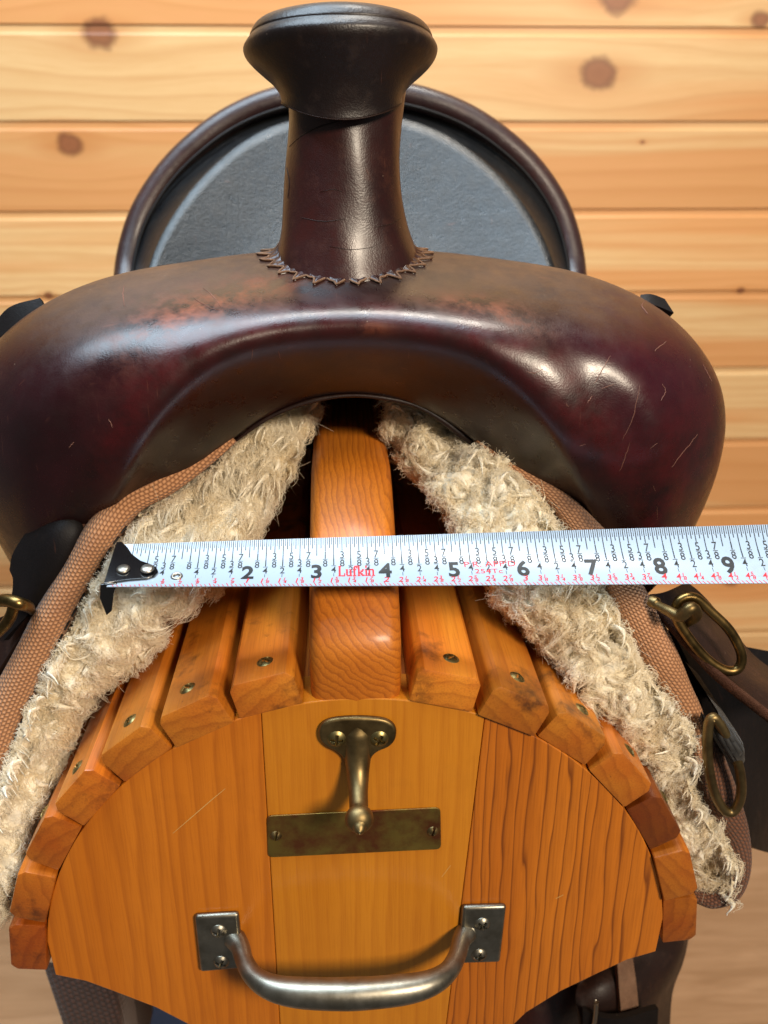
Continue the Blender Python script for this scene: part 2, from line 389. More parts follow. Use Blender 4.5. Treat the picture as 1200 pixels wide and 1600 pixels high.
# wall boards: long grain with knots that the grain flows round
WALLY = 60.0
KNOTS = [(155, 52, 0.85), (935, 114, 0.95), (108, 226, 0.7), (965, -4, 0.9), (1190, 30, 0.5), (1140, 905, 0.6), (330, 300, 0.25), (1004, 222, 0.12), (1158, 454, 0.22), (75, 462, 0.25)]
def wall_mat():
    t = NT('knotty pine boarding'); g = t.n('ShaderNodeNewGeometry')
    v = t.vmath('MULTIPLY', g.outputs['Position'], (1/U,)*3)
    oi = t.n('ShaderNodeObjectInfo'); rnd = oi.outputs['Random']
    s = t.n('ShaderNodeSeparateXYZ'); t.put(s.inputs[0], v); X, Z = s.outputs[0], s.outputs[2]
    Zg = Z; kc = None; halo = None
    for (u, w, r) in KNOTS:
        p = at(u, w, WALLY); zk = p[2]-FLOOR; r = r*1.15
        nx = t.math('SUBTRACT', X, p[0]); nz = t.math('SUBTRACT', Z, zk)
        e = t.math('ADD', t.math('POWER', t.math('DIVIDE', nx, r*5.0), 2.0), t.math('POWER', t.math('DIVIDE', nz, r*2.2), 2.0))
        fall = t.math('POWER', 2.718, t.math('MULTIPLY', e, -1.0))
        Zg = t.math('SUBTRACT', Zg, t.math('MULTIPLY', t.math('MULTIPLY', nz, fall), 0.88))
        d = t.math('SQRT', t.math('ADD', t.math('POWER', t.math('DIVIDE', nx, r*1.15), 2.0), t.math('POWER', t.math('DIVIDE', nz, r), 2.0)))
        kc = d if kc is None else t.math('MINIMUM', kc, d)
        dh = t.math('SQRT', t.math('ADD', t.math('POWER', t.math('DIVIDE', nx, r*3.4), 2.0), t.math('POWER', t.math('DIVIDE', nz, r*1.3), 2.0)))
        halo = dh if halo is None else t.math('MINIMUM', halo, dh)
    n0 = t.n('ShaderNodeCombineXYZ'); t.put(n0.inputs[0], t.math('MULTIPLY', X, 0.045)); t.put(n0.inputs[1], t.math('MULTIPLY', rnd, 60)); t.put(n0.inputs[2], Zg)
    wob = t.noise(n0.outputs[0], 0.55, 3, 0.5)
    zz = t.math('ADD', Zg, t.math('MULTIPLY', wob, 2.6))
    freq = t.math('ADD', 0.7, t.math('MULTIPLY', t.math('FRACT', t.math('MULTIPLY', rnd, 5.1)), 1.4))
    ring = t.math('FRACT', t.math('MULTIPLY', zz, freq))
    rf = t.ramp(ring, [(0.0, 0.3), (0.12, 0.0), (0.6, 0.25), (0.92, 0.8), (1, 0.3)])
    fv = t.n('ShaderNodeCombineXYZ'); t.put(fv.inputs[0], t.math('MULTIPLY', X, 0.5)); t.put(fv.inputs[1], t.math('MULTIPLY', rnd, 30)); t.put(fv.inputs[2], t.math('MULTIPLY', Zg, 14))
    fib = t.noise(fv.outputs[0], 1.0, 4, 0.6)
    sap = t.ramp(t.noise(n0.outputs[0], 0.28, 2), [(0.45, 0), (0.55, 1)])
    c = t.mix(sap, C('#dfa066'), C('#e9c088'))
    c = t.mix(t.math('MULTIPLY', rf, 0.4), c, C('#c07a3c'))
    c = t.mix(t.math('MULTIPLY', t.ramp(fib, [(0.4, 0), (0.75, 1)]), 0.35), c, C('#cf9752'))
    kj = t.math('ADD', kc, t.math('MULTIPLY', t.math('SUBTRACT', t.noise(v, 0.9, 6), 0.5), 1.1))
    hj = t.math('ADD', halo, t.math('MULTIPLY', t.math('SUBTRACT', fib, 0.5), 0.9))
    c = t.mix(t.ramp(hj, [(0.2, 0.6), (1.1, 0)]), c, C('#c47c3e'))
    kr = t.ramp(t.math('FRACT', t.math('MULTIPLY', kj, 1.02)), [(0, 0.45), (0.4, 0.3), (0.8, 1)])
    c = t.mix(t.ramp(kj, [(0.60, 0.82), (1.02, 0)]), c, t.mix(kr, C('#9a5c3c'), C('#5a2a1c')))
    tone = t.math('ADD', 0.92, t.math('MULTIPLY', t.math('FRACT', t.math('MULTIPLY', rnd, 3.3)), 0.14))
    hs = t.n('ShaderNodeHueSaturation'); t.put(hs.inputs['Color'], c); t.put(hs.inputs['Value'], tone)
    return t.done(hs.outputs[0], 0.42, t.bump(fib, 0.08, 0.03), coat=0.15, coatr=0.3)
M['wall'] = wall_mat()
def floor_mat():
    t = NT('pale timber floor'); v = t.coords(scale=(0.12, 1, 1)); n = t.noise(v, 0.9, 5, 0.6, 1.0); n2 = t.noise(v, 6, 4)
    c = t.mix(t.ramp(n, [(0.35, 0), (0.65, 1)]), C('#b08d6a'), C('#967452'))
    c = t.mix(t.math('MULTIPLY', n2, 0.4), c, C('#7a5c42'))
    return t.done(c, 0.5, t.bump(n2, 0.1, 0.03))
M['floor'] = floor_mat()

# ------------------------------------------------------------------ the setting: floor and boarded wall
V, F = boxv(-80, 80, 8, WALLY+1.0, FLOOR-1, FLOOR)
o = mk('floor', V, F, M['floor'], None, False); o['kind'] = 'structure'
V, F = boxv(-80, 80, WALLY+1.0, WALLY+2.5, FLOOR, 48)
wall = mk('wall', V, F, M['wall'], None, False); wall['kind'] = 'structure'
SEAM0 = at(600, 190, WALLY)[2]; PITCHW = 5.06
k0 = int(math.floor((FLOOR-SEAM0)/PITCHW)); pm = None
for k in range(k0, int((48-SEAM0)/PITCHW)+1):
    z0 = SEAM0+k*PITCHW; h = PITCHW
    # (depth back from the face, height): sharp lower lip, flat face, eased shoulder and a sunk strip under the next board
    pf = [(1.0, 0.03), (0.04, 0.03), (0.0, 0.07), (0.0, h-0.50), (0.02, h-0.45), (0.07, h-0.40), (0.08, h-0.36), (0.085, h-0.01), (1.0, h-0.01)]
    vs = []
    for x in (-80, 80):
        vs += [(x, WALLY+d, z0+z) for d, z in pf]
    n = len(pf)
    fs = [tuple(range(n))[::-1], tuple(range(n, 2*n))]+[(i, (i+1) % n, (i+1) % n+n, i+n) for i in range(n)]
    if pm is None:
        p = mk('plank', vs, fs, M['wall'], wall, False); pm = p; zb = z0
    else:
        p = pm.copy(); col.objects.link(p); p.parent = wall
        p.location = pm.location+Vector((0, 0, (z0-zb)*U))

# ------------------------------------------------------------------ screws (shared meshes in local coordinates, facing -Y)
def screw_mesh(name, r, dome, mat, slot=False):
    na, nr = 40, 12; vs = [(0, -dome*0.55 if True else 0, 0)]
    wx = r*0.13; lx = r*0.62
    for i in range(1, nr+1):
        q = i/nr; rr = r*q
        for a in range(na):
            th = 2*pi*a/na; x, z = rr*cos(th), rr*sin(th)
            y = -dome*(1-q**2.6)
            if slot: dip = abs(x) < wx*1.1
            else: dip = (abs(x) < wx and abs(z) < lx) or (abs(z) < wx and abs(x) < lx)
            if dip and q < 0.93: y = dome*0.55
            vs.append((x, y, z))
    vs[0] = (0, dome*0.6, 0)
    base = len(vs)
    for a in range(na):
        th = 2*pi*a/na; vs.append((r*cos(th), 0.12, r*sin(th)))
    fs = [(0, 1+(a+1) % na, 1+a) for a in range(na)]
    for i in range(nr-1):
        for a in range(na):
            p, q = 1+i*na+a, 1+i*na+(a+1) % na
            fs.append((p, q, q+na, p+na))
    for a in range(na):
        p, q = 1+(nr-1)*na+a, 1+(nr-1)*na+(a+1) % na
        fs.append((p, q, base+(a+1) % na, base+a))
    me = bpy.data.meshes.new(name); me.from_pydata([(x*U, y*U, z*U) for x, y, z in vs], [], fs); me.update()
    me.polygons.foreach_set('use_smooth', [True]*len(me.polygons)); me.set_sharp_from_angle(angle=R(40))
    me.materials.append(mat); return me
SCREW = screw_mesh('screw', 0.155, 0.06, M['screw'])
PAN = screw_mesh('pan_screw', 0.15, 0.075, M['nickel'])
SLOT = screw_mesh('slot_screw', 0.105, 0.06, M['brass_old'], True)
def screw(me, p, parent, rot=(0, 0, 0), turn=0.0):
    o = bpy.data.objects.new('screw', me); col.objects.link(o); o.parent = parent
    o.location = W(p)-WPOS[parent.name]
    o.rotation_euler = (Matrix.Rotation(rot[2], 3, 'Z') @ Matrix.Rotation(rot[1], 3, 'Y') @ Matrix.Rotation(rot[0], 3, 'X') @ Matrix.Rotation(turn, 3, 'Y')).to_euler()
    return o

# ------------------------------------------------------------------ saddle rack
BY = 12.6; CZ = -14.05; RAD = 5.6
rack = thing('saddle_rack', 'varnished orange pine saddle rack with curved slats, handle and brass hook', 'saddle rack', (0, BY+11, FLOOR))
def arc(x): return CZ+math.sqrt(max(RAD*RAD-x*x, 0))
LEFTLOW = [(-5.56, -14.05), (-5.52, -14.2), (-5.0, -14.38), (-4.5, -14.68), (-3.8, -15.12), (-3.17, -15.65), (-2.7, -16.3), (-2.4, -17.2), (-2.25, -18.5), (-2.2, -22)]
s0, s1t, s1b = -1.53, 2.09, 1.62
def arcpts(x0, x1, n=28):
    a0, a1 = math.asin(max(-1, min(1, x0/RAD))), math.asin(max(-1, min(1, x1/RAD)))
    return [(RAD*sin(a0+(a1-a0)*i/n), CZ+RAD*cos(a0+(a1-a0)*i/n)) for i in range(n+1)]
low = FLOOR
polyL = arcpts(s0-0.004, -5.56)+LEFTLOW[1:]+[(-2.2, low), (s0-0.004, low)]
polyM = [(s0+0.004, low)]+arcpts(s0+0.004, s1t-0.004)+[(s1b-0.004, -16.2), (s1b-0.004, low)]
polyR = [(s1b+0.004, low), (s1b+0.004, -16.2)]+arcpts(s1t+0.004, 5.56)+[(-x, z) for x, z in LEFTLOW[1:]]+[(2.2, low)]
for poly, m in ((polyL, 'end_left'), (polyM, 'end_mid'), (polyR, 'end_right')):
    V, F = prism(poly[::-1] if m == 'end_left' else poly[::-1] if False else poly, BY, BY+0.8)
    ob = mk('end_board', V, F, M[m], rack, False, bevel=0.02, bsegs=2)
# the far end of the rack
for poly, m in ((polyL, 'end_left'), (polyM, 'end_mid'), (polyR, 'end_right')):
    V, F = prism(poly, BY+21.2, BY+22.0)
    mk('end_board', V, F, M[m], rack, False, bevel=0.02)
# slats: one bevelled bar with eased top edges, copied round the arc
SW, ST, SL = 1.06, 0.64, 22.0
def slat_mesh(w, i):
    bm = bmesh.new(); h = w/2
    pr = [(-h, 0), (h, 0), (h, ST-0.12), (h-0.10, ST), (-h+0.10, ST), (-h, ST-0.12)]
    rr = random.Random(i); ny = 1
    f = bm.faces.new([bm.verts.new((x, 0, z)) for x, z in pr]); 
    e = bmesh.ops.extrude_face_region(bm, geom=[f]); bmesh.ops.translate(bm, vec=(0, SL, 0), verts=[q for q in e['geom'] if isinstance(q, bmesh.types.BMVert)])
    bmesh.ops.recalc_face_normals(bm, faces=bm.faces)
    bmesh.ops.bevel(bm, geom=list(bm.edges), offset=0.045, segments=2, affect='EDGES', profile=0.6)
    bmesh.ops.scale(bm, vec=(U, U, U), verts=bm.verts)
    me = bpy.data.meshes.new('slat'); bm.to_mesh(me); bm.free()
    me.polygons.foreach_set('use_smooth', [True]*len(me.polygons)); me.set_sharp_from_angle(angle=R(28))
    me.materials.append(M['slat']); return me
SM = slat_mesh(SW, 0)
a0 = math.asin(0.80/RAD); step = (pi/2-a0)/7
for side in (-1, 1):
    for k in range(7):
        th = side*(a0+step*(k+0.5)); rr = random.Random(side*50+k)
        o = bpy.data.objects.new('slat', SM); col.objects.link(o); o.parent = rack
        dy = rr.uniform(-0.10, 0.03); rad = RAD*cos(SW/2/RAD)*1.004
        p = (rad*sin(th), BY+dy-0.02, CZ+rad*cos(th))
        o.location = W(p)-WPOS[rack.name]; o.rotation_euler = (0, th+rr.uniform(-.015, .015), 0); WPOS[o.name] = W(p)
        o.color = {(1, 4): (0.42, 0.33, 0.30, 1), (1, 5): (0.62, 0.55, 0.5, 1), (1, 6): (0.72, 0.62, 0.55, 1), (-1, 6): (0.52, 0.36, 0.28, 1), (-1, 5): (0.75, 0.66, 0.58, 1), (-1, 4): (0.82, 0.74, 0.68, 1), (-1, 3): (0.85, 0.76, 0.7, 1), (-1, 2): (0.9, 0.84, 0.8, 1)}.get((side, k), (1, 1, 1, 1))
        if k < 6:
            s = bpy.data.objects.new('screw', SCREW); col.objects.link(s); s.parent = o
            s.location = (rr.uniform(-.06, .12)*U, (0.50+rr.uniform(-.04, .06))*U, (ST-0.015)*U)
            s.rotation_euler = (-pi/2, 0, 0); s.rotation_euler.rotate_axis('Y', rr.uniform(0, 1.5))
# the ridge: a board on edge whose nose is rounded back
rp = [(12.62, -8.50), (12.58, -8.0), (12.60, -7.55), (12.85, -7.2), (13.35, -6.8), (14.0, -6.38), (14.6, -6.05), (15.2, -5.76), (15.65, -5.58), (16.1, -5.50), (16.8, -5.48)]
rp = [tuple(q) for q in cr([(a, b, 0) for a, b in rp], 40)[:, :2]]
rows = []
HW = 0.735
secs = [(-HW, 0.30), (-HW+0.03, 0.14), (-HW+0.10, 0.05), (-HW+0.20, 0.0), (0, -0.02), (HW-0.20, 0.0), (HW-0.10, 0.05), (HW-0.03, 0.14), (HW, 0.30)]
ext = [(34.6, -5.48)]
full = rp+ext
V = []
for i, (y, z) in enumerate(full):
    a = full[max(i-1, 0)]; b = full[min(i+1, len(full)-1)]
    t = Vector((b[0]-a[0], b[1]-a[1])).normalized(); nrm = Vector((t[1], -t[0]))   # pointing inwards
    tap = 1.0-0.02*min(1, i/40)
    for x, d in secs: V.append((x*tap, y+nrm[0]*d, z+nrm[1]*d))
n, m = len(full), len(secs)
F = grid_faces(n, m)
# side walls down to the bottom
for side in (0, m-1):
    base = len(V)
    for i, (y, z) in enumerate(full): 
        q = V[i*m+side]; V.append((q[0], max(q[1], 12.9), -8.55))
    for i in range(n-1):
        q = (i*m+side, (i+1)*m+side, base+i+1, base+i); F.append(q if side else q[::-1])
ridge = mk('ridge_beam', V, F, M['ridge'], rack, True)
ridge.data.set_sharp_from_angle(angle=R(50))

V, F = boxv(-1.35, 1.35, BY+0.82, BY+21.1, -9.3, -8.56)
mk('ridge_support', V, F, M['ridge'], rack, False)
# brass coat hook on the end board
def on(u, v, y=BY): return at(u, v, y)
hk_out = [(498, 1137), (503, 1126), (516, 1119), (535, 1116), (558, 1115), (582, 1116), (602, 1119), (615, 1127), (619, 1138), (616, 1152), (606, 1162), (592, 1168), (582, 1176), (576, 1190), (573, 1206), (545, 1206), (541, 1190), (534, 1176), (524, 1168), (510, 1161), (500, 1150)]
base = [on(u, v) for u, v in hk_out]
V, F = prism([(p[0], p[2]) for p in cr(base, 63, True)], BY-0.12, BY-0.003)
hook = mk('coat_hook', V, F, M['brass_old'], rack, True, bevel=0.05, bsegs=4); hook.data.set_sharp_from_angle(angle=R(70))
hp = [on(558, 1120), on(558, 1160), on(558, 1185), on(558, 1205)]
c0 = on(558, 1130); 
path = [(c0[0], BY+0.02, c0[2]+0.10), (c0[0], BY+0.06, c0[2]-0.15), (c0[0], BY+0.02, c0[2]-0.48), (c0[0], BY-0.16, c0[2]-0.80), (c0[0], BY-0.42, c0[2]-1.02), (c0[0], BY-0.72, c0[2]-1.14), (c0[0], BY-0.95, c0[2]-1.10), (c0[0], BY-1.05, c0[2]-1.04)]
v1 = tube(path, [0.12, 0.25, 0.25, 0.19, 0.155, 0.15, 0.16, 0.14], 16, n=34, up=(0, -1, 0))
bc = np.array((c0[0], BY-1.12, c0[2]-0.98)); V = []
for i in range(13):
    ph = pi*i/12
    for a in range(20):
        th = 2*pi*a/20; V.append(bc+0.225*np.array((sin(ph)*cos(th), -cos(ph)*0.9, sin(ph)*sin(th))))
v2 = (V, grid_faces(13, 20, False, True))
tip = tube([bc+np.array((0, -0.10, 0.0)), bc+np.array((0, -0.20, -0.02)), bc+np.array((0, -0.26, -0.03)), bc+np.array((0, -0.285, -0.03))], [0.14, 0.10, 0.07, 0.02], 12)
V, F = join(v1, v2, tip); mk('hook_arm', V, F, M['brass_old'], hook, True)
for u in (526, 592):
    p = on(u, 1148); screw(SCREW, (p[0], BY-0.118, p[2]), hook, turn=0.1 if u < 560 else 0.5)
# brass name plate, blank and tarnished
cs = [on(417, 1273), on(688, 1260), on(689, 1325), on(419, 1338)]
P = []; rc = 0.10
for i in range(4):
    p, a, b = (np.array(cs[j])[[0, 2]] for j in (i, (i-1) % 4, (i+1) % 4))
    da = (a-p)/np.linalg.norm(a-p); db = (b-p)/np.linalg.norm(b-p)
    for k in range(6):
        f = k/5; P.append(tuple(p+da*rc*(1-f)**2+db*rc*f**2))
V, F = prism(P, BY-0.035, BY-0.002)
plate = mk('name_plate', V, F, M['brass_plate'], rack, False, bevel=0.012, bsegs=2)
for u, v in ((431, 1304), (676, 1297)):
    p = on(u, v); screw(SLOT, (p[0], BY-0.032, p[2]), plate, turn=0.3)
# old scratches in the varnish
M['bare_wood'] = simple('bare scratched wood', '#d8a860', 0.7)
parts = []
for q in (((270, 1302), (300, 1276), (330, 1250), (352, 1232)), ((868, 1404), (880, 1398)), ((690, 1370), (704, 1352))):
    P = [on(u, v) for u, v in q]; V = []
    for i, p in enumerate(P):
        w_ = 0.007*(0.3+math.sin(pi*(i+0.5)/len(P)))
        V += [(p[0], BY-0.003, p[2]+w_), (p[0]+w_*0.5, BY-0.003, p[2]-w_)]
    parts.append((V, [(2*i, 2*i+1, 2*i+3, 2*i+2) for i in range(len(P)-1)]))
V, F = join(*parts); sc = mk('scratch_marks', V, F, M['bare_wood'], rack, False); sc['kind'] = 'stuff'
# pull handle
def rect(u0, v0, u1, v1, u2, v2, u3, v3): return [on(u0, v0), on(u1, v1), on(u2, v2), on(u3, v3)]
pl = rect(305, 1424, 374, 1420, 382, 1505, 314, 1511); pr_ = rect(722, 1410, 790, 1408, 780, 1496, 714, 1498)
bar = []
cl = on(368, 1462); crr = on(727, 1452); cz = (cl[2]+crr[2])/2+0.02
X0, X1 = cl[0]-0.02, crr[0]+0.02
sh = [(0.0, 0.05), (0.03, 0.25), (0.055, 0.55), (0.10, 0.88), (0.18, 1.12), (0.30, 1.24), (0.5, 1.29), (0.70, 1.24), (0.82, 1.12), (0.90, 0.88), (0.945, 0.55), (0.97, 0.25), (1, 0.05)]
path = [(X0+(X1-X0)*s, BY-d, cl[2]+(crr[2]-cl[2])*s) for s, d in sh]
V, F = tube(path, [0.20, 0.17, 0.155, 0.17, 0.21, 0.245, 0.26, 0.245, 0.21, 0.17, 0.155, 0.17, 0.20], 22, n=70, up=(0, 0, 1))
handle = mk('pull_handle', V, F, M['nickel'], rack, True)
for q in (pl, pr_):
    V, F = prism([(p[0], p[2]) for p in q], BY-0.13, BY-0.002)
    mk('mounting_plate', V, F, M['nickel'], handle, True, bevel=0.06, bsegs=3).data.set_sharp_from_angle(angle=R(60))
for u, v, t in ((343, 1446, .2), (347, 1494, .35), (752, 1435, .7), (747, 1483, .1)):
    p = on(u, v); screw(PAN, (p[0], BY-0.128, p[2]), handle, turn=t)

# ------------------------------------------------------------------ saddle
saddle = thing('western_saddle', 'dark burgundy brown leather western saddle with fleece lined skirts on the rack', 'saddle', (0, 22, -7.6))
# fork (swells): stations from the middle of the arch down the right leg, then mirrored
ST_ = [  # lip A, mid underside M, fold B, rolled front edge C, hollow N, top T, crest D
 [(552, 617, 15.9), (552, 572, 15.2), (552, 524, 14.85), (552, 492, 14.95), (552, 468, 15.3), (552, 440, 15.95), (552, 394, 17.3)],
 [(652, 634, 15.8), (656, 586, 15.15), (660, 531, 14.75), (664, 498, 14.85), (667, 470, 15.25), (672, 440, 15.9), (680, 396, 17.2)],
 [(738, 684, 15.6), (746, 620, 14.95), (752, 560, 14.5), (766, 524, 14.55), (774, 490, 14.98), (784, 455, 15.7), (797, 414, 16.9)],
 [(800, 737, 15.3), (808, 676, 14.8), (815, 612, 14.35), (836, 572, 14.35), (858, 530, 14.60), (880, 485, 15.3), (905, 429, 16.7)],
 [(855, 771, 15.2), (858, 722, 14.75), (860, 670, 14.25), (885, 632, 14.2), (915, 590, 14.42), (965, 535, 14.78), (1030, 480, 16.3)],
 [(900, 803, 15.2), (896, 768, 14.8), (893, 728, 14.4), (918, 690, 14.25), (955, 655, 14.35), (1030, 610, 14.45), (1110, 562, 15.9)],
 [(928, 830, 15.25), (926, 812, 15.0), (925, 790, 14.65), (955, 760, 14.45), (995, 735, 14.35), (1068, 705, 14.5), (1143, 655, 15.9)],
 [(950, 880, 15.5), (955, 872, 15.3), (965, 862, 15.1), (990, 845, 14.9), (1020, 830, 14.75), (1068, 803, 14.95), (1116, 770, 16.0)],
 [(985, 940, 15.9), (990, 940, 15.75), (1002, 936, 15.6), (1015, 925, 15.45), (1028, 912, 15.4), (1044, 895, 15.6), (1064, 865, 16.3)],
]
rows = []
for i, st in enumerate(ST_):
    pts = [at(*p) for p in st]
    A, D = np.array(pts[0]), np.array(pts[-1])
    out = min(1.0, i/5)
    inn = [tuple(A+np.array((0.1*out, 1.6, 0.35))), tuple(A+np.array((0.02, 0.35, 0.10)))]
    back = [tuple(D+np.array((0.05*out, 0.9, -0.10*(1-out)))), tuple(D+np.array((-0.25*out, 2.0, -0.7*(1-out)-0.2))), tuple(D+np.array((-0.9*out, 3.0, -2.2*(1-out)-0.5)))]
    rows.append([np.array(q) for q in inn+pts+back])
left = [[q*np.array((-1, 1, 1)) for q in r] for r in rows[:0:-1]]
for q in rows[0]: q[0] = 0.0
allrows = left+rows
NI, NJ = 150, 90
G = dense(allrows, NI, NJ)
# uneven hand-covered leather
for _ in range(44):
    Gs = G.copy(); Gs[1:-1] = 0.25*G[:-2]+0.5*G[1:-1]+0.25*G[2:]; G = Gs
for _ in range(5):
    Gs = G.copy(); Gs[:, 1:-1] = 0.25*G[:, :-2]+0.5*G[:, 1:-1]+0.25*G[:, 2:]; G = Gs
Vf = G.reshape(-1, 3); Ff = grid_faces(NI, NJ)
ncols = len(rows[0]); nst = len(allrows)
JJ = np.tile(np.linspace(0, ncols-1, NJ), NI); II = np.repeat(np.linspace(0, nst-1, NI), NJ)-(nst-1)/2
def bell(x, c, w): return np.exp(-((x-c)/w)**2)
def sstep(x, a, b): t = np.clip((x-a)/(b-a), 0, 1); return t*t*(3-2*t)
absI = np.abs(II)
wear = sstep(JJ, 6.5, 7.6)*(1-sstep(absI, 3.4, 4.6))*0.9+0.25*bell(JJ, 3.2, 0.9)*bell(II, 0, 1.6)+0.35*bell(JJ, 6.2, 0.5)*bell(II, 2.4, 0.8)
red = bell(JJ, 5.0, 0.9)*(1-sstep(absI, 4.5, 6.5))*0.95+sstep(II, 2.8, 4.5)*sstep(JJ, 4.8, 5.8)*0.9
purple = sstep(II, 2.6, 3.8)*sstep(JJ, 5.6, 6.4)*(1-sstep(II, 4.8, 6.2))*0.8+0.5*sstep(-II, 3.0, 4.5)*sstep(JJ, 5.2, 6.2)
rub = 0.95*bell(JJ, 6.4, 0.7)*bell(II, -2.2, 1.3)+0.7*bell(JJ, 6.2, 0.5)*bell(II, 1.9, 0.9)+0.6*bell(JJ, 4.4, 0.3)*bell(II, 0.3, 0.25)+0.5*bell(JJ, 7.0, 0.4)*bell(II, -1.0, 0.5)
fork = mk('fork', Vf, Ff, M['fork'], saddle, True, attrs={'wear': np.clip(wear, 0, 1), 'red': np.clip(red, 0, 1), 'purple': np.clip(purple, 0, 1), 'rub': np.clip(rub, 0, 1)})
fork_bvh = BVHTree.FromPolygons([tuple(q) for q in Vf], Ff)
camp = Vector((CAMX, 0, 0))
def hit(u, v, bvh=fork_bvh, lift=0.0):
    d = Vector(ray(u, v)).normalized(); h = bvh.ray_cast(camp, d)
    if h[0] is None: return None
    n = h[1] if h[1].dot(d) < 0 else -h[1]
    return np.array(h[0]+n*lift), np.array(n)
# rolled welt along the gullet lip
lip = [(362, 692), (400, 663), (440, 641), (490, 624), (545, 616), (600, 620), (650, 632), (690, 654), (722, 678), (742, 694)]
pts = [np.array(at(u, v+2, 15.72)) for u, v in lip]
V, F = tube(pts, [0.02, 0.04, 0.035, 0.045, 0.03, 0.04, 0.035, 0.06, 0.07, 0.04], 10, n=60)
mk('gullet_welt', V, F, M['brown_leather'], fork, True)

def ribbon(pxs, w, bvh, lift=0.006):
    P = []
    for u, v in pxs:
        h = hit(u, v, bvh, lift)
        if h: P.append(h)
    if len(P) < 2: return None
    V = []; n = len(P)
    for i, (p, nn) in enumerate(P):
        t = P[min(i+1, n-1)][0]-P[max(i-1, 0)][0]; t /= np.linalg.norm(t)+1e-9
        s = np.cross(nn, t); s /= np.linalg.norm(s)+1e-9
        ww = w*math.sin(pi*(i+0.5)/n)**0.6
        V += [p+s*ww/2-nn*0.004, p+nn*0.004, p-s*ww/2-nn*0.004]
    return V, grid_faces(n, 3)
SCR = [((1000, 602), (992, 640), (985, 662), (972, 688)), ((984, 690), (975, 720), (968, 735)), ((953, 556), (940, 580), (928, 600)), ((1090, 679), (1075, 697), (1060, 715), (1050, 730)), ((850, 576), (835, 583), (822, 581)), ((1016, 701), (1027, 692)), ((194, 446), (192, 462), (195, 480)), ((318, 450), (335, 466), (346, 482)), ((302, 466), (325, 480), (343, 485)), ((1043, 533), (1030, 542), (1022, 549)), ((1035, 600), (1040, 612), (1032, 626)), ((1010, 470), (1003, 478), (1012, 490)), ((1098, 570), (1106, 584), (1112, 596)), ((1026, 790), (1027, 812)), ((1020, 758), (1024, 768)), ((905, 697), (914, 694)), ((395, 545), (393, 562)), ((435, 548), (438, 560)), ((884, 630), (888, 636)), ((925, 618), (918, 630)), ((960, 600), (940, 608)), ((108, 700), (116, 690)), ((170, 655), (176, 668))]
parts = []
rs = random.Random(3)
for s in SCR:
    P = cr([(a, b, 0) for a, b in s], 14)[:, :2]
    P = [(a+rs.uniform(-.7, .7), b+rs.uniform(-.7, .7)) for a, b in P]
    r = ribbon(P, rs.uniform(0.008, 0.018), fork_bvh)
    if r: parts.append(r)
V, F = join(*parts); sc = mk('scratch_marks', V, F, M['scratch'], fork, True); sc['kind'] = 'stuff'

# horn: neck, skirted base with cut points, wrapped cap
NK = [(-2.75, 1.55, 1.42, 17.2), (-2.3, 1.34, 1.28, 17.22), (-2.0, 1.24, 1.2, 17.24), (-1.65, 1.13, 1.14, 17.28), (-1.2, 1.05, 1.08, 17.33), (-0.6, 1.0, 1.02, 17.4), (0.0, 0.98, 0.96, 17.47), (0.4, 1.0, 0.97, 17.5), (0.75, 1.04, 1.0, 17.52)]
HX = -0.02
nk = cr(NK, 50); V = []
SEG = 64
for z, hx, hy, yc in nk:
    for a in range(SEG):
        th = 2*pi*a/SEG
        w = 1+0.012*sin(3*th+z*2)+0.008*sin(7*th+z*3)
        V.append((HX+0.035*sin(z*1.9+0.6)+hx*w*cos(th), yc+hy*w*sin(th), z))
horn = mk('horn', V, grid_faces(50, SEG, False, True), M['horn'], saddle, True)
# wrapped underside and cap
tilt = R(9)
def capmap(x, y, z): 
    return (HX-0.03+x, 17.42+y*cos(tilt)+z*sin(tilt)*1.0, 1.30-y*sin(tilt)+z*cos(tilt))
PR = [(0.0, 0.36), (0.6, 0.355), (1.05, 0.34), (1.30, 0.30), (1.44, 0.22), (1.525, 0.10), (1.53, 0.06), (1.55, 0.035), (1.60, -0.03), (1.63, -0.11), (1.595, -0.23), (1.49, -0.36), (1.34, -0.49), (1.19, -0.61), (1.085, -0.73), (1.035, -0.83), (1.02, -0.93)]
V = []; SEG = 96
pr = cr([(a, b, 0) for a, b in PR], 66)
for j, (r, z, _) in enumerate(pr):
    f = sstep(np.array(z), -0.3, -0.92)
    for a in range(SEG):
        th = 2*pi*a/SEG
        low_ = -0.42*max(0, -sin(th))**1.5*float(f)
        rr = r*(1+0.006*sin(5*th+z*9)*(r > 0.5))
        V.append(capmap(rr*cos(th), rr*0.97*sin(th), z+low_))
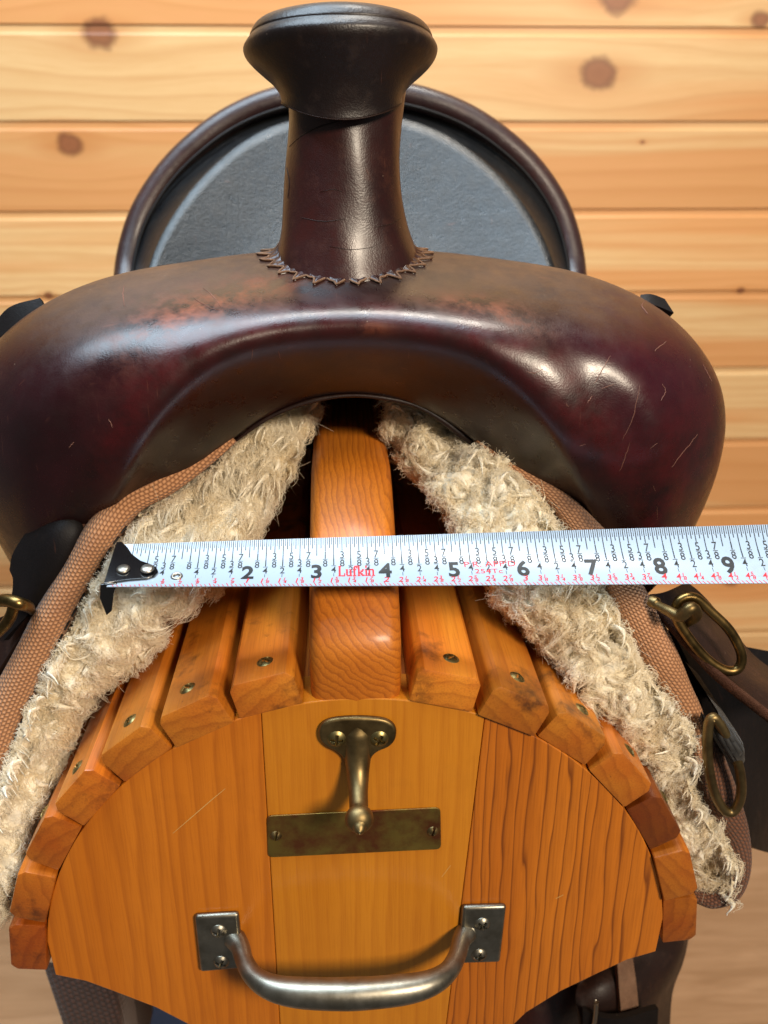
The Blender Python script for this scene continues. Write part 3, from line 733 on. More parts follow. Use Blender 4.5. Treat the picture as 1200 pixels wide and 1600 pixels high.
# turned-in free edge
last = V[-SEG:]
for a in range(SEG):
    th = 2*pi*a/SEG; p = last[a]; V.append((p[0]-0.07*cos(th), p[1]-0.07*sin(th), p[2]-0.015))
ed = [np.array(V[-2*SEG+a]) for a in range(SEG)]
v_, f_ = tube(ed, 0.013, 6, closed=True)
mk('wrap_edge', v_, f_, M['brown_leather'], horn, True)
cap = mk('horn_cap', V, grid_faces(67, SEG, False, True), M['cap'], horn, True)
hv = np.array([V_.co[:] for V_ in horn.data.vertices])/U+np.array(WPOS[horn.name])/U+np.array((0, 0, FLOOR))
horn_bvh = BVHTree.FromPolygons([tuple(q) for q in hv], [tuple(p.vertices) for p in horn.data.polygons])
parts = []
for cz_, wd_ in ((((446, 236), (470, 213), (500, 198), (534, 189), (575, 178)), 0.03), (((448, 262), (452, 285), (450, 310)), 0.02), (((470, 340), (505, 346), (540, 342)), 0.014), (((585, 355), (610, 350), (628, 340)), 0.014), (((515, 385), (550, 390), (585, 386)), 0.012), (((500, 300), (520, 296), (534, 299)), 0.01)):
    r_ = ribbon([tuple(q[:2]) for q in cr([(a, b, 0) for a, b in cz_], 16)], wd_, horn_bvh)
    if r_: parts.append(r_)
V, F = join(*parts); sc = mk('wrap_creases', V, F, M['brown_leather'], horn, True); sc['kind'] = 'stuff'
# scalloped leather points round the base of the horn
NT_ = 26; nsub = 16; V = []; ring = []
def drop(x, y, lift):
    h = fork_bvh.ray_cast(Vector((x, y, 3)), Vector((0, 0, -1)))
    if h[0] is None: return np.array((x, y, -2.4))
    return np.array(h[0])+np.array((0, 0, lift))
nA = NT_*nsub
for k in range(nA):
    th = 2*pi*k/nA; ph = (k % nsub)/nsub
    tooth = abs(2*ph-1)**2.4                                   # 1 at the point, 0 in the arch between
    r1 = 1.0+0.02*sin(k*0.7)
    rows_ = []
    for q, (rr, lift) in enumerate(((0.86, 0.22), (0.93, 0.09), (1.0, 0.055), (1.0+0.16*tooth, 0.03), (1.0+0.16*tooth, -0.03))):
        x, y = HX+1.36*rr*r1*cos(th), 17.25+1.32*rr*r1*sin(th)
        rows_.append(drop(x, y, lift))
    ring.append(rows_)
V = np.array(ring).reshape(-1, 3)
wl = mk('horn_base_points', V, grid_faces(nA, 5, True, False), M['horn'], horn, True)
E = []
for k in range(nA): E.append(ring[k][3]+np.array((0, 0, 0.004)))
v_, f_ = tube(E, 0.021, 6, closed=True)
mk('cut_edge', v_, f_, M['raw_edge'], horn, True)

# cantle, roll and dished seat
CR_ = [(208, 640, 22.0), (196, 540, 24.5), (198, 440, 26.2), (206, 385, 26.8), (226, 328, 27.2), (264, 270, 27.5), (310, 224, 27.7), (362, 187, 27.9), (424, 160, 28.0), (490, 147, 28.1), (551, 143, 28.1), (612, 147, 28.1), (668, 159, 28.0), (728, 183, 27.9), (784, 220, 27.7), (832, 266, 27.5), (869, 322, 27.2), (889, 380, 26.8), (897, 440, 26.2), (898, 540, 24.5), (886, 640, 22.0)]
cp = [np.array(at(*p)) for p in CR_]
V, F = tube(cp, 0.36, 20, n=130, up=(0, -1, 0))
cantle = thing
rollp = cr(cp, 130)
cen = np.array((0, 19.5, -7.2)); V = []; ROWS = 44
for r_i in range(ROWS):
    for k, p in enumerate(rollp):
        zi = p[2]-0.55; inner = np.array((p[0]*0.86, 27.7+0.9*(max(zi, -6.5)-0.4), zi))     # foot of the steep rim wall
        if r_i < 12:
            f = r_i/11; g = f*f*(3-2*f)
            q = p*(1-f)+inner*f+np.array((0, 0.35*math.sin(pi*f), 0))
        else:
            f = (r_i-11)/(ROWS-12); tgt = np.array((0, 21.0, -7.0))
            q = inner*(1-f)+tgt*f+np.array((0, 0.5*math.sin(pi*f), -0.34*math.sin(pi*f)))
        V.append(q)
seat = mk('seat', V, grid_faces(ROWS, 130), M['seat'], saddle, True)
v_, f_ = tube(cp, 0.36, 20, n=130, up=(0, -1, 0))
mk('cantle_roll', v_, f_, M['roll'], seat, True)
v_, f_ = tube([q+(cen-q)/np.linalg.norm(cen-q)*0.33+np.array((0, -0.22, 0)) for q in cp], 0.05, 8, n=130, up=(0, -1, 0))
mk('roll_seam', v_, f_, M['black_leather'], seat, True)
V = []
for t in np.linspace(0, 1, 14):
    for k, p in enumerate(rollp):
        V.append(p+np.array((0, 0.25+1.4*t, -(p[2]+7.5)*t)))
mk('cantle_back', V, grid_faces(14, 130), M['roll'], saddle, True)

# dark sheet as tree underside, added to block light from above into the gullet
V = []
for i in range(12):
    y = 16.9+13*i/11
    for j in range(15):
        a = -1+2*j/14; V.append((3.6*a, y, -4.15-0.12*i-1.6*a*a))
mk('underside_light_block', V, grid_faces(12, 15), M['black_leather'], saddle, True)
# fleece lined skirts
RIGHT = [(596, 628, 645, 622, 17.6), (626, 690, 718, 684, 16.4), (655, 757, 800, 728, 15.5), (705, 830, 885, 826, 14.9), (765, 925, 946, 925, 14.5), (815, 1000, 990, 1005, 14.3), (885, 1062, 1042, 1082, 14.0), (930, 1122, 1076, 1142, 13.85), (975, 1182, 1068, 1194, 13.8), (1018, 1245, 1090, 1252, 13.75), (1048, 1312, 1128, 1312, 13.65), (1076, 1362, 1134, 1352, 13.65), (1094, 1382, 1120, 1376, 13.7)]
LEFT = [(500, 628, 450, 622, 17.6), (478, 690, 372, 686, 16.5), (450, 775, 305, 748, 15.7), (408, 845, 238, 780, 15.2), (350, 905, 190, 835, 14.8), (288, 965, 150, 905, 14.7), (215, 1040, 104, 990, 14.5), (142, 1112, 58, 1080, 14.2), (100, 1182, 28, 1170, 13.9), (66, 1270, 2, 1245, 13.6), (36, 1350, -28, 1312, 13.35), (14, 1402, -52, 1372, 13.2), (4, 1415, -45, 1400, 13.2)]
def nse(p, s, seed):
    from mathutils import noise as mn
    return mn.fractal(Vector((p[0]*s+seed, p[1]*s, p[2]*s)), 0.9, 2.0, 3)
def skirt(stn, side):
    secs = []
    for k, (iu, iv, ou, ov, Y) in enumerate(stn):
        a0_ = np.array(at(iu, iv, Y)); b0_ = np.array(at(ou, ov, Y))
        ki = (0.15 if side > 0 else 0.14); a = a0_+(b0_-a0_)*ki; b = b0_-(b0_-a0_)*0.07
        w = np.linalg.norm(b-a); bul = min(0.55, 0.32*w)
        L = 14.0
        mid = (a+b)/2
        secs.append([a+np.array((0, L, 0.0)), a+np.array((0, 3.0, 0.0)), a+np.array((0, 0.9, 0)), a+np.array((0, 0.0, 0))+0.04*(b-a), a*0.8+b*0.2+np.array((0, -bul*0.75, 0)), mid+np.array((0, -bul, 0)), a*0.2+b*0.8+np.array((0, -bul*0.8, 0)), b+np.array((0, -bul*0.15, 0)), b+np.array((0, 0.8, 0))-0.05*(b-a), b+np.array((0, L, 0))-0.05*(b-a)])
    NI, NJ = 130, 60
    G = dense(secs, NI, NJ)
    Nn = np.cross(np.gradient(G, axis=0), np.gradient(G, axis=1)); Nn /= np.linalg.norm(Nn, axis=2)[..., None]+1e-9
    if Nn[NI//2, int(NJ*5/9), 1] > 0: Nn = -Nn
    D = np.zeros((NI, NJ))
    for i in range(NI):
        for j in range(NJ):
            p = G[i, j]; jj = j/(NJ-1)*9
            wgt = float(sstep(np.array(jj), 1.2, 2.6)*(1-sstep(np.array(jj), 6.2, 7.4)))
            D[i, j] = wgt*((0.36 if side > 0 else 0.24)*nse(p, 1.1, 3)+(0.28 if side > 0 else 0.15)*nse(p, 2.6, 9))
    G = G+Nn*D[..., None]
    return G, Nn
def wool_tufts(G, Nn, parent, nlocks, seed, combed):
    """matted fleece: curved tapering tufts (mesh) with loose fibres (hair curves) running along and off them"""
    r = np.random.default_rng(seed); NI, NJ = G.shape[:2]
    dI = np.gradient(G, axis=0); ds = np.linalg.norm(dI, axis=2); dI = dI/(ds[..., None]+1e-9)
    dJ = np.gradient(G, axis=1); dsj = np.linalg.norm(dJ, axis=2); dJ = dJ/(dsj[..., None]+1e-9)
    jj = np.arange(NJ)/(NJ-1)*9
    wj = sstep(jj, 1.2, 2.2)*(1-sstep(jj, 7.5, 8.0))
    pr = (ds*dsj*wj[None, :]).ravel(); pr /= pr.sum()
    ids = r.choice(NI*NJ, nlocks, p=pr)
    NP = 9; tt = np.linspace(0, 1, NP); fib = []; TV = []; TF = []; NS = 8
    for q in ids:
        i, j = divmod(int(q), NJ); p = G[i, j]; n = Nn[i, j]; f = dI[i, j]; g = dJ[i, j]
        cmb = combed(i/NI); jx = jj[j]
        swirl = 2.6*nse(p, 0.8, seed)*(1-cmb)+r.normal(0, 0.45)*(1-0.6*cmb)
        flow = f*cos(swirl)+g*sin(swirl)
        if jx > 5.8: flow = flow-g*(0.9+0.8*(jx > 6.9))
        if jx < 3.2: flow = flow+g*0.5
        L = r.uniform(0.20, 0.44)*(1+0.8*cmb)
        w0 = r.uniform(0.08, 0.16)*(1-0.4*cmb)
        dirn = n*r.uniform(-0.05, 0.28)*(1-0.7*cmb)+flow; dirn /= np.linalg.norm(dirn)
        s1 = np.cross(dirn, n); s1 /= np.linalg.norm(s1)+1e-9; s2 = np.cross(s1, dirn)
        bend = r.normal(0, 0.22)*(1-0.6*cmb); cA = r.uniform(0.0, 0.09)*(1-0.8*cmb); cF = r.uniform(0.5, 1.3)*6.28; c0 = r.uniform(0, 6.28)
        path = p-n*0.02+dirn*(L*tt)[:, None]+s1*(bend*tt**2)[:, None]+s2*(0.09*np.sin(pi*tt*0.95))[:, None]
        path = path+s1*(cA*tt*np.cos(c0+cF*tt))[:, None]+s2*(cA*tt*np.sin(c0+cF*tt))[:, None]
        path[:, 2] -= 0.05*tt**2; path = path-n*(0.10*tt**3)[:, None]
        wp = w0*(0.55+0.75*np.sin(pi*np.clip(tt*0.85+0.12, 0, 1)))*(1-0.5*tt**2.2)
        b0 = len(TV)
        for k in range(NP):
            for a in range(NS):
                th = 2*pi*a/NS; wob = 1+0.22*sin(3*th+k*0.9+c0)
                TV.append(path[k]-n*0.055+0.50*wp[k]*wob*(1-0.6*(k/(NP-1))**2)*(cos(th)*s1+0.62*sin(th)*s2))
        TF += [tuple(b0+x for x in fc) for fc in grid_faces(NP, NS, False, True)]
        TF.append(tuple(b0+(NP-1)*NS+a for a in range(NS)))
        K = 22
        th = r.uniform(0, 2*pi, (K, 1)); t0 = r.uniform(-0.05, 0.55, (K, 1)); t1 = np.minimum(t0+r.uniform(0.3, 0.6, (K, 1)), 1.12)
        T = t0+(t1-t0)*tt[None, :]; Tc = np.clip(T, 0, 1)
        px_ = np.stack([np.interp(T, tt, path[:, d]) for d in range(3)], -1)+dirn*((T-Tc)*L)[..., None]
        wr = np.interp(Tc, tt, wp)*np.sqrt(r.uniform(0.15, 1.25, (K, 1)))+0.05*r.random((K, 1))**3*tt[None, :]*3
        an = th+r.normal(0, 1.1, (K, 1))*tt[None, :]
        ln = px_+(wr*np.cos(an))[..., None]*s1+(0.62*wr*np.sin(an))[..., None]*s2
        cp2 = r.uniform(0, 6.28, (K, 1))+tt[None, :]*r.uniform(6, 20, (K, 1))
        ln = ln+0.026*(np.cos(cp2)[..., None]*s1+np.sin(cp2)[..., None]*s2)
        fib.append(ln)
    ids = r.choice(NI*NJ, nlocks//3, p=pr)
    for q in ids:
        i, j = divmod(int(q), NJ); p = G[i, j]+Nn[i, j]*0.08; n = Nn[i, j]
        d_ = n*r.uniform(0.1, 0.8)+dI[i, j]*r.normal(0.3, 0.7)+dJ[i, j]*r.normal(0, 0.6); d_ /= np.linalg.norm(d_)
        fib.append((p+d_*(r.uniform(0.08, 0.24)*tt)[:, None]+r.normal(0, 0.14, 3)*(tt**2)[:, None])[None])
    tf = mk('wool_tufts', TV, TF, M['fleece'], parent, True); tf['kind'] = 'stuff'
    P = np.concatenate(fib, 0); N = len(P)
    P = P*U; P[..., 2] -= FLOOR*U; P -= np.array(WPOS[parent.name])
    hc = bpy.data.hair_curves.new('wool_fibres'); hc.add_curves([NP]*N)
    hc.attributes['position'].data.foreach_set('vector', P.astype(np.float32).ravel())
    ra = hc.attributes.get('radius') or hc.attributes.new('radius', 'FLOAT', 'POINT')
    rad = np.tile((0.0042*(1-0.5*tt))*U, N)*np.repeat(r.uniform(0.6, 1.2, N), NP)
    ra.data.foreach_set('value', rad.astype(np.float32))
    hc.materials.append(M['wool'])
    o = bpy.data.objects.new('wool_fibres', hc); col.objects.link(o); o.parent = parent; o['kind'] = 'stuff'
    return o
def band(stations, name, mat, parent, n=110, m=26, depth=10.0, bul=0.30, soil=None):
    """padded woven binding: stations (inner u v, outer u v, Y)"""
    secs = []
    for (iu, iv, ou, ov, Y) in stations:
        a = np.array(at(iu, iv, Y)); b = np.array(at(ou, ov, Y)); w = np.linalg.norm(b-a)
        bb = min(bul, 0.5*w)
        e = (b-a)
        secs.append([a+np.array((0, 0.7, 0))-0.1*e, a+np.array((0, 0.15, 0)), a+0.12*e+np.array((0, -bb*0.6, 0)), a+0.4*e+np.array((0, -bb, 0)), a+0.7*e+np.array((0, -bb*0.95, 0)), a+0.93*e+np.array((0, -bb*0.45, 0)), b+np.array((0, 0.15, 0)), b+np.array((0, 0.9, 0)), b+np.array((0, 3, 0)), b+np.array((0, depth, 0))])
    G = dense(secs, n, m)
    lu = np.cumsum(np.concatenate([[0], np.linalg.norm(np.diff(G[:, m//2], axis=0), axis=1)]))
    lv = np.concatenate([np.zeros((n, 1)), np.cumsum(np.linalg.norm(np.diff(G, axis=1), axis=2), axis=1)], axis=1)
    uv = np.stack([np.repeat(lu[:, None], m, 1), lv], -1).reshape(-1, 2)
    so = np.zeros((n, m))
    if soil: 
        for i in range(n):
            for j in range(m): so[i, j] = soil(i/(n-1), j/(m-1))
    o = mk(name, G.reshape(-1, 3), grid_faces(n, m), mat, parent, True, uvs=uv, attrs={'soil': so.ravel()})
    return o, G

WEB_R = [(740, 690, 752, 676, 15.6), (795, 735, 830, 726, 15.35), (845, 778, 892, 768, 15.1), (886, 830, 940, 822, 14.8), (918, 880, 982, 872, 14.5), (946, 925, 1012, 925, 14.35), (972, 980, 1040, 976, 14.2), (1000, 1035, 1062, 1022, 14.05), (1035, 1085, 1080, 1068, 13.95), (1060, 1130, 1099, 1112, 13.85), (1066, 1165, 1104, 1150, 13.8), (1072, 1188, 1098, 1186, 13.8)]
WEB_L = [(372, 690, 362, 676, 15.7), (330, 728, 305, 708, 15.5), (275, 770, 245, 734, 15.2), (222, 800, 190, 768, 14.9), (182, 850, 140, 812, 14.6), (150, 905, 98, 880, 14.5), (112, 975, 56, 950, 14.35), (80, 1040, 20, 1020, 14.2), (52, 1100, -15, 1085, 14.05), (28, 1165, -45, 1150, 13.85), (4, 1245, -75, 1235, 13.6), (-24, 1320, -100, 1310, 13.4)]
LAY_R = [(1075, 1150, 1102, 1120, 13.95), (1085, 1200, 1128, 1170, 13.85), (1094, 1255, 1155, 1240, 13.75), (1126, 1308, 1171, 1300, 13.6), (1134, 1350, 1172, 1356, 13.5), (1126, 1378, 1152, 1398, 13.45), (1102, 1392, 1112, 1414, 13.45), (1084, 1390, 1080, 1406, 13.5)]
for side, stn, nm in ((1, RIGHT, 'right'), (-1, LEFT, 'left')):
    sk_par = saddle
    G, Nn = skirt(stn, side)
    fl = mk('fleece_lining', G.reshape(-1, 3), grid_faces(*G.shape[:2]), M['fleece'], saddle, True,
            label='curly cream fleece with coarse locks' if side > 0 else 'cream fleece combed smooth towards the top')
    comb = (lambda t: 0.9*float(1-sstep(np.array(t), 0.25, 0.45))+0.35*float(sstep(np.array(t), 0.7, 0.9))) if side < 0 else (lambda t: 0.35*float(1-sstep(np.array(t), 0.12, 0.2)))
    wool_tufts(G, Nn, fl, 2000, 5 if side > 0 else 11, comb)
    soil = (lambda i, j: 0.9*float(sstep(np.array(j), 0.42, 0.62))*math.exp(-((i-0.50)/0.16)**2)) if side < 0 else (lambda i, j: 0.8*float(sstep(np.array(j), 0.2, 0.5))*math.exp(-((i-0.22)/0.10)**2))
    wb, WG = band(WEB_R if side > 0 else WEB_L, 'skirt_binding', M['web'], saddle, soil=soil)
    if side < 0:
        parts = []
        for i in range(34, 106, 3):
            a, b = WG[i, 5]+np.array((0, -0.03, 0)), WG[i+2, 5]+np.array((0, -0.03, 0))
            parts.append(tube([a, (a+b)/2+np.array((0, -0.02, 0)), b], 0.022, 6))
        V, F = join(*parts); s = mk('stitching', V, F, M['thread'], wb, True); s['kind'] = 'stuff'
# stray loops of wool that have worked loose
parts = []
for pts_ in (((352, 1068, 14.4), (372, 1062, 14.2), (388, 1074, 14.15), (386, 1096, 14.2), (368, 1102, 14.3), (356, 1092, 14.4)), ((92, 1010, 13.9), (112, 1030, 13.8), (135, 1026, 13.85), (152, 1008, 14.0)), ((1000, 1200, 13.5), (1006, 1222, 13.4), (996, 1232, 13.5))):
    P = np.array([at(*q) for q in pts_]); parts.append(tube(P, 0.007, 6, n=26))
V, F = join(*parts); lw = mk('loose_wool', V, F, M['wool'], saddle, True); lw['kind'] = 'stuff'
lay, _ = band(LAY_R, 'skirt_lining_tab', M['web2'], saddle, bul=0.35)

def sheet(px, thick, mat, name, parent, edge=None, n=40, m=16):
    """leather sheet lofted between two edges given as rows of (u, v, Y)"""
    rows = [[np.array(at(*q)) for q in r] for r in px]
    G = dense(rows, n, m)
    Nn = np.cross(np.gradient(G, axis=0), np.gradient(G, axis=1)); Nn /= np.linalg.norm(Nn, axis=2)[..., None]+1e-9
    A = G+Nn*thick/2; B = G-Nn*thick/2
    V = np.concatenate([A.reshape(-1, 3), B.reshape(-1, 3)]); F = grid_faces(n, m); o = n*m
    F = F+[tuple(q+o for q in f[::-1]) for f in F]
    bd = [i*m for i in range(n)]+[(n-1)*m+j for j in range(1, m)]+[i*m+m-1 for i in range(n-2, -1, -1)]+[j for j in range(m-2, 0, -1)]
    for k in range(len(bd)):
        a, b = bd[k], bd[(k+1) % len(bd)]; F.append((a, a+o, b+o, b))
    ob = mk(name, V, F, mat, parent, True); ob.data.set_sharp_from_angle(angle=R(45))
    return ob
# black tab of the left rigging, and dark leather behind
sheet([[(20, 890, 14.9), (26, 862, 14.9), (60, 815, 14.9), (92, 792, 15.0), (112, 796, 15.1)], [(25, 910, 14.75), (50, 880, 14.6), (85, 835, 14.5), (115, 812, 14.7), (133, 822, 14.9)], [(18, 960, 14.7), (45, 930, 14.5), (85, 885, 14.4), (115, 845, 14.5), (134, 840, 14.8)], [(10, 1000, 14.6), (40, 965, 14.5), (70, 930, 14.45), (98, 900, 14.5), (120, 870, 14.8)]], 0.12, M['black_leather'], 'rigging_tab', saddle)
sheet([[(-40, 985, 15.2), (0, 965, 15.0), (40, 950, 14.8), (75, 930, 14.7)], [(-40, 1030, 15.0), (0, 1010, 14.9), (30, 990, 14.7), (60, 960, 14.6)], [(-40, 1100, 14.8), (-5, 1060, 14.7), (15, 1030, 14.6), (45, 985, 14.5)]], 0.14, M['brown_leather'], 'rigging_strap', saddle)
# leather flap, fender and straps on the right
sheet([[(1012, 932, 14.5), (1040, 925, 14.7), (1068, 912, 15.5)], [(1040, 965, 14.2), (1065, 955, 14.6), (1095, 935, 15.6)], [(1080, 1010, 13.9), (1110, 1000, 14.4), (1138, 985, 15.6)], [(1130, 1060, 13.7), (1155, 1050, 14.3), (1182, 1035, 15.6)], [(1215, 1128, 13.6), (1245, 1110, 14.2), (1265, 1090, 15.6)]], 0.16, M['brown_leather'], 'rigging_flap', saddle)
sheet([[(1040, 985, 15.4), (1100, 1000, 16.5), (1200, 1020, 17.5)], [(1075, 1060, 15.2), (1140, 1080, 16.2), (1260, 1090, 17.5)], [(1100, 1150, 15.0), (1160, 1170, 16.0), (1240, 1190, 17.5)], [(1130, 1240, 14.9), (1175, 1260, 15.8), (1230, 1280, 17.5)], [(1150, 1305, 14.8), (1175, 1325, 15.6), (1205, 1330, 17.5)]], 0.25, M['black_leather'], 'front_jockey', saddle)
V, F = tube([np.array(at(*q)) for q in ((1012, 932, 14.42), (1040, 967, 14.1), (1080, 1013, 13.8), (1130, 1063, 13.6), (1215, 1131, 13.5))], [0.06, 0.09, 0.10, 0.11, 0.11], 10, n=50, flat=0.7)
mk('strap_edge', V, F, M['suede'], saddle, True)
V, F = tube([np.array(at(*q)) for q in ((70, 802, 14.95), (92, 790, 14.95), (113, 797, 14.9), (131, 818, 14.75), (135, 840, 14.7))], [0.02, 0.05, 0.07, 0.07, 0.03], 10, n=40)
mk('strap_edge', V, F, M['suede'], saddle, True)
# tie-strap tips that peek over the fork
sheet([[(1000, 464, 17.2), (1016, 463, 17.2), (1036, 470, 17.2)], [(1000, 480, 17.0), (1020, 480, 17.0), (1050, 492, 17.0)]], 0.12, M['black_leather'], 'tie_strap', saddle, n=10, m=10)
sheet([[(-5, 505, 17.2), (20, 480, 17.2), (65, 468, 17.2)], [(0, 540, 17.0), (30, 510, 17.0), (75, 490, 17.0)]], 0.12, M['black_leather'], 'tie_strap', saddle, n=10, m=10)

def ring_path(c, ax, bx, ra, rb, n=40):
    c, ax, bx = map(np.array, (c, ax, bx)); ax = ax/np.linalg.norm(ax); bx = bx-ax*bx.dot(ax); bx = bx/np.linalg.norm(bx)
    return [c+ra*cos(2*pi*k/n)*ax+rb*sin(2*pi*k/n)*bx for k in range(n)]
def px_ring(uv, Yf, name, rad, mat, parent):
    P = [np.array(at(u, v, Yf(u, v))) for u, v in uv]
    V, F = tube(cr(P, 60, True), rad, 14, closed=True)
    return mk(name, V, F, mat, parent, True)
rg = px_ring([(1062, 938), (1085, 934), (1110, 955), (1140, 985), (1158, 1020), (1155, 1043), (1135, 1048), (1105, 1030), (1075, 995), (1056, 962)], lambda u, v: 13.75-0.0*(u-1060)+0.002*(1000-v), 'rigging_ring', 0.088, M['brass_ring'], saddle)
c = [np.array(at(*q)) for q in ((1020, 942, 14.0), (1045, 955, 13.7), (1062, 962, 13.55), (1080, 950, 13.5), (1088, 962, 13.7), (1070, 978, 13.95))]
V, F = tube(c, [0.07, 0.09, 0.11, 0.11, 0.10, 0.06], 12, n=40); mk('ring_loop', V, F, M['brass_old'], rg, True)
p = at(1026, 943, 13.95); bolt = screw(SLOT, p, rg, rot=(0, 0, 0.6))
rg2 = px_ring([(1106, 1140), (1112, 1122), (1122, 1128), (1140, 1160), (1155, 1200), (1158, 1240), (1148, 1266), (1132, 1266), (1115, 1235), (1106, 1185)], lambda u, v: 13.25, 'cinch_ring', 0.09, M['brass_old'], saddle)
V, F = tube([np.array(at(*q)) for q in ((-14, 940, 14.2), (10, 938, 14.0), (30, 943, 13.9), (44, 948, 14.1), (50, 956, 14.4))], [0.10, 0.11, 0.11, 0.1, 0.06], 12, n=30); rl = mk('rigging_ring', V, F, M['brass_ring'], saddle, True)
V, F = tube([np.array(at(*q)) for q in ((22, 942, 14.0), (18, 960, 14.0), (5, 980, 14.05), (-20, 1000, 14.1))], 0.10, 12, n=24); mk('ring_loop', V, F, M['brass_ring'], rl, True)
# ribbed strap wrapped on the lower ring
so, _ = band([(1102, 1122, 1122, 1112, 13.5), (1115, 1150, 1142, 1135, 13.35), (1130, 1175, 1160, 1158, 13.3), (1142, 1196, 1163, 1180, 13.4)], 'keeper_strap', M['strap'], saddle, n=40, m=24, depth=2.0, bul=0.22)

# stirrup leathers under the rack on the right, cinch webbing on the left
sheet([[(900, 1460, 16.4), (960, 1445, 16.8), (1045, 1430, 17.4), (1068, 1420, 17.9)], [(905, 1520, 16.2), (960, 1495, 16.6), (1050, 1480, 17.2), (1070, 1460, 17.8)], [(900, 1560, 15.8), (950, 1540, 15.9), (1030, 1530, 16.6), (1062, 1500, 17.6)], [(905, 1590, 15.6), (960, 1585, 15.7), (1010, 1580, 16.2), (1045, 1550, 17.4)], [(910, 1660, 15.6), (960, 1665, 15.7), (1000, 1660, 16.1), (1040, 1630, 17.3)]], 0.2, M['brown_leather'], 'stirrup_leather', saddle)
sheet([[(962, 1500, 16.2), (985, 1490, 16.4)], [(965, 1540, 15.8), (992, 1535, 15.9)], [(968, 1582, 15.5), (996, 1582, 15.6)]], 0.14, M['raw_edge'], 'stirrup_strap', saddle, n=24, m=6)
sheet([[(910, 1575, 15.3), (960, 1588, 15.2), (1026, 1572, 15.5)], [(912, 1620, 15.3), (960, 1635, 15.2), (1024, 1620, 15.5)]], 0.14, M['black_leather'], 'buckle_keeper', saddle, n=12, m=12)
V, F = tube([np.array(at(*q)) for q in ((932, 1565, 15.1), (930, 1590, 15.1), (926, 1612, 15.1))], 0.05, 8, n=12); mk('buckle', V, F, M['nickel'], saddle, True)
sheet([[(760, 1600, 16.8), (840, 1540, 16.8), (930, 1480, 17.0)], [(790, 1650, 16.6), (850, 1600, 16.4), (930, 1540, 16.8)], [(800, 1720, 16.6), (870, 1660, 16.4), (930, 1640, 16.8)]], 0.2, M['roll'], 'fender', saddle, n=14, m=14)
so, _ = band([(60, 1500, 170, 1500, 17.5), (80, 1560, 185, 1560, 17.2), (100, 1620, 195, 1620, 17.0), (130, 1720, 210, 1720, 17.0)], 'cinch_webbing', M['strap_brown'], saddle, n=30, m=30, depth=0.3, bul=0.08)

# dark blue cloth lying on the floor behind the rack foot
bl = at(235, 1605, 24)
V = []
nb = 24
for i in range(nb+1):
    for j in range(nb+1):
        a, b = i/nb, j/nb
        e = max(abs(a-.5), abs(b-.5))*2
        z = FLOOR+0.02+5.0*(1-e**4)*(0.85+0.15*sin(a*9)*cos(b*7))
        c = at(225, 1640, 30); 
        V.append((-14+12*a+0.5*sin(b*8), 27+14*b+0.5*sin(a*7), z))
blue = mk('blanket', V, grid_faces(nb+1, nb+1), M['blue'], None, True)
blue['label'] = 'dark blue folded blanket on the floor beneath the rack'; blue['category'] = 'blanket'

# ------------------------------------------------------------------ tape measure
tape = thing('tape_measure', 'white steel tape measure blade stretched across the saddle gullet', 'tape measure', at(600, 880, 13.2))
TI = 107.0/1450*14.5        # one printed inch in units
def tape_frame(s):
    u = 175+s*106.6; f = (u-175)/1025
    vc = 888-20*f
    d = np.array(ray(u, vc)); fw = np.array((sin(YAW)*cos(PITCH), cos(YAW)*cos(PITCH), -sin(PITCH)))
    c = np.array((CAMX, 0, 0))+d*(14.5/d.dot(fw))
    e = R(78-21*f)
    w = np.array((0, sin(e), cos(e))); n = np.array((0, -cos(e), sin(e)))
    return c, w, n
TW = 1.07
def tp(s, t, lift=0.0):
    c, w, n = tape_frame(s)
    return c+w*(t*TW)+n*(0.30*(t*t)*TW-0.02+lift)
S0, S1 = 0.03, 14.0
ns, nt = 90, 14
top = [[tp(S0+(S1-S0)*i/ns, -0.5+j/nt, 0.006) for j in range(nt+1)] for i in range(ns+1)]
bot = [[tp(S0+(S1-S0)*i/ns, -0.5+j/nt, -0.006) for j in range(nt+1)] for i in range(ns+1)]
V = np.array(top).reshape(-1, 3).tolist()+np.array(bot).reshape(-1, 3).tolist()
F = grid_faces(ns+1, nt+1); oo = (ns+1)*(nt+1)
F = F+[tuple(q+oo for q in f[::-1]) for f in F]
bd = [i*(nt+1) for i in range(ns+1)]+[ns*(nt+1)+j for j in range(1, nt+1)]+[i*(nt+1)+nt for i in range(ns-1, -1, -1)]+[j for j in range(nt-1, 0, -1)]
for k in range(len(bd)):
    a, b = bd[k], bd[(k+1) % len(bd)]; F.append((a, a+oo, b+oo, b))
blade = mk('blade', V, F, M['tape'], tape, True); blade.data.set_sharp_from_angle(angle=R(50))
PL = 0.0095
def qd(s0, s1, t0, t1, n=3):
    V = []
    for i in range(n+1):
        t = t0+(t1-t0)*i/n; V += [tp(s0, t, PL), tp(s1, t, PL)]
    return V, [(2*i, 2*i+1, 2*i+3, 2*i+2) for i in range(n)]
blk, redp = [], []
hw = 0.0065
for k in range(4, 16*12):
    s = k/16
    ln = 0.32 if k % 16 == 0 else 0.385 if k % 4 == 0 else 0.24 if k % 2 == 0 else 0.185
    blk.append(qd(s-hw, s+hw, 0.5-ln, 0.497))
    blk.append(qd(s+1/32-hw*0.7, s+1/32+hw*0.7, 0.5-0.125, 0.497))
for k in range(2, 16*12):
    s = k/16; ln = 0.085 if k % 4 == 0 else 0.055
    redp.append(([tp(s-hw, -0.497, PL), tp(s+hw, -0.497, PL), tp(s+hw-0.03, -0.497+ln, PL), tp(s-hw-0.03, -0.497+ln, PL)], [(0, 1, 2, 3)]))
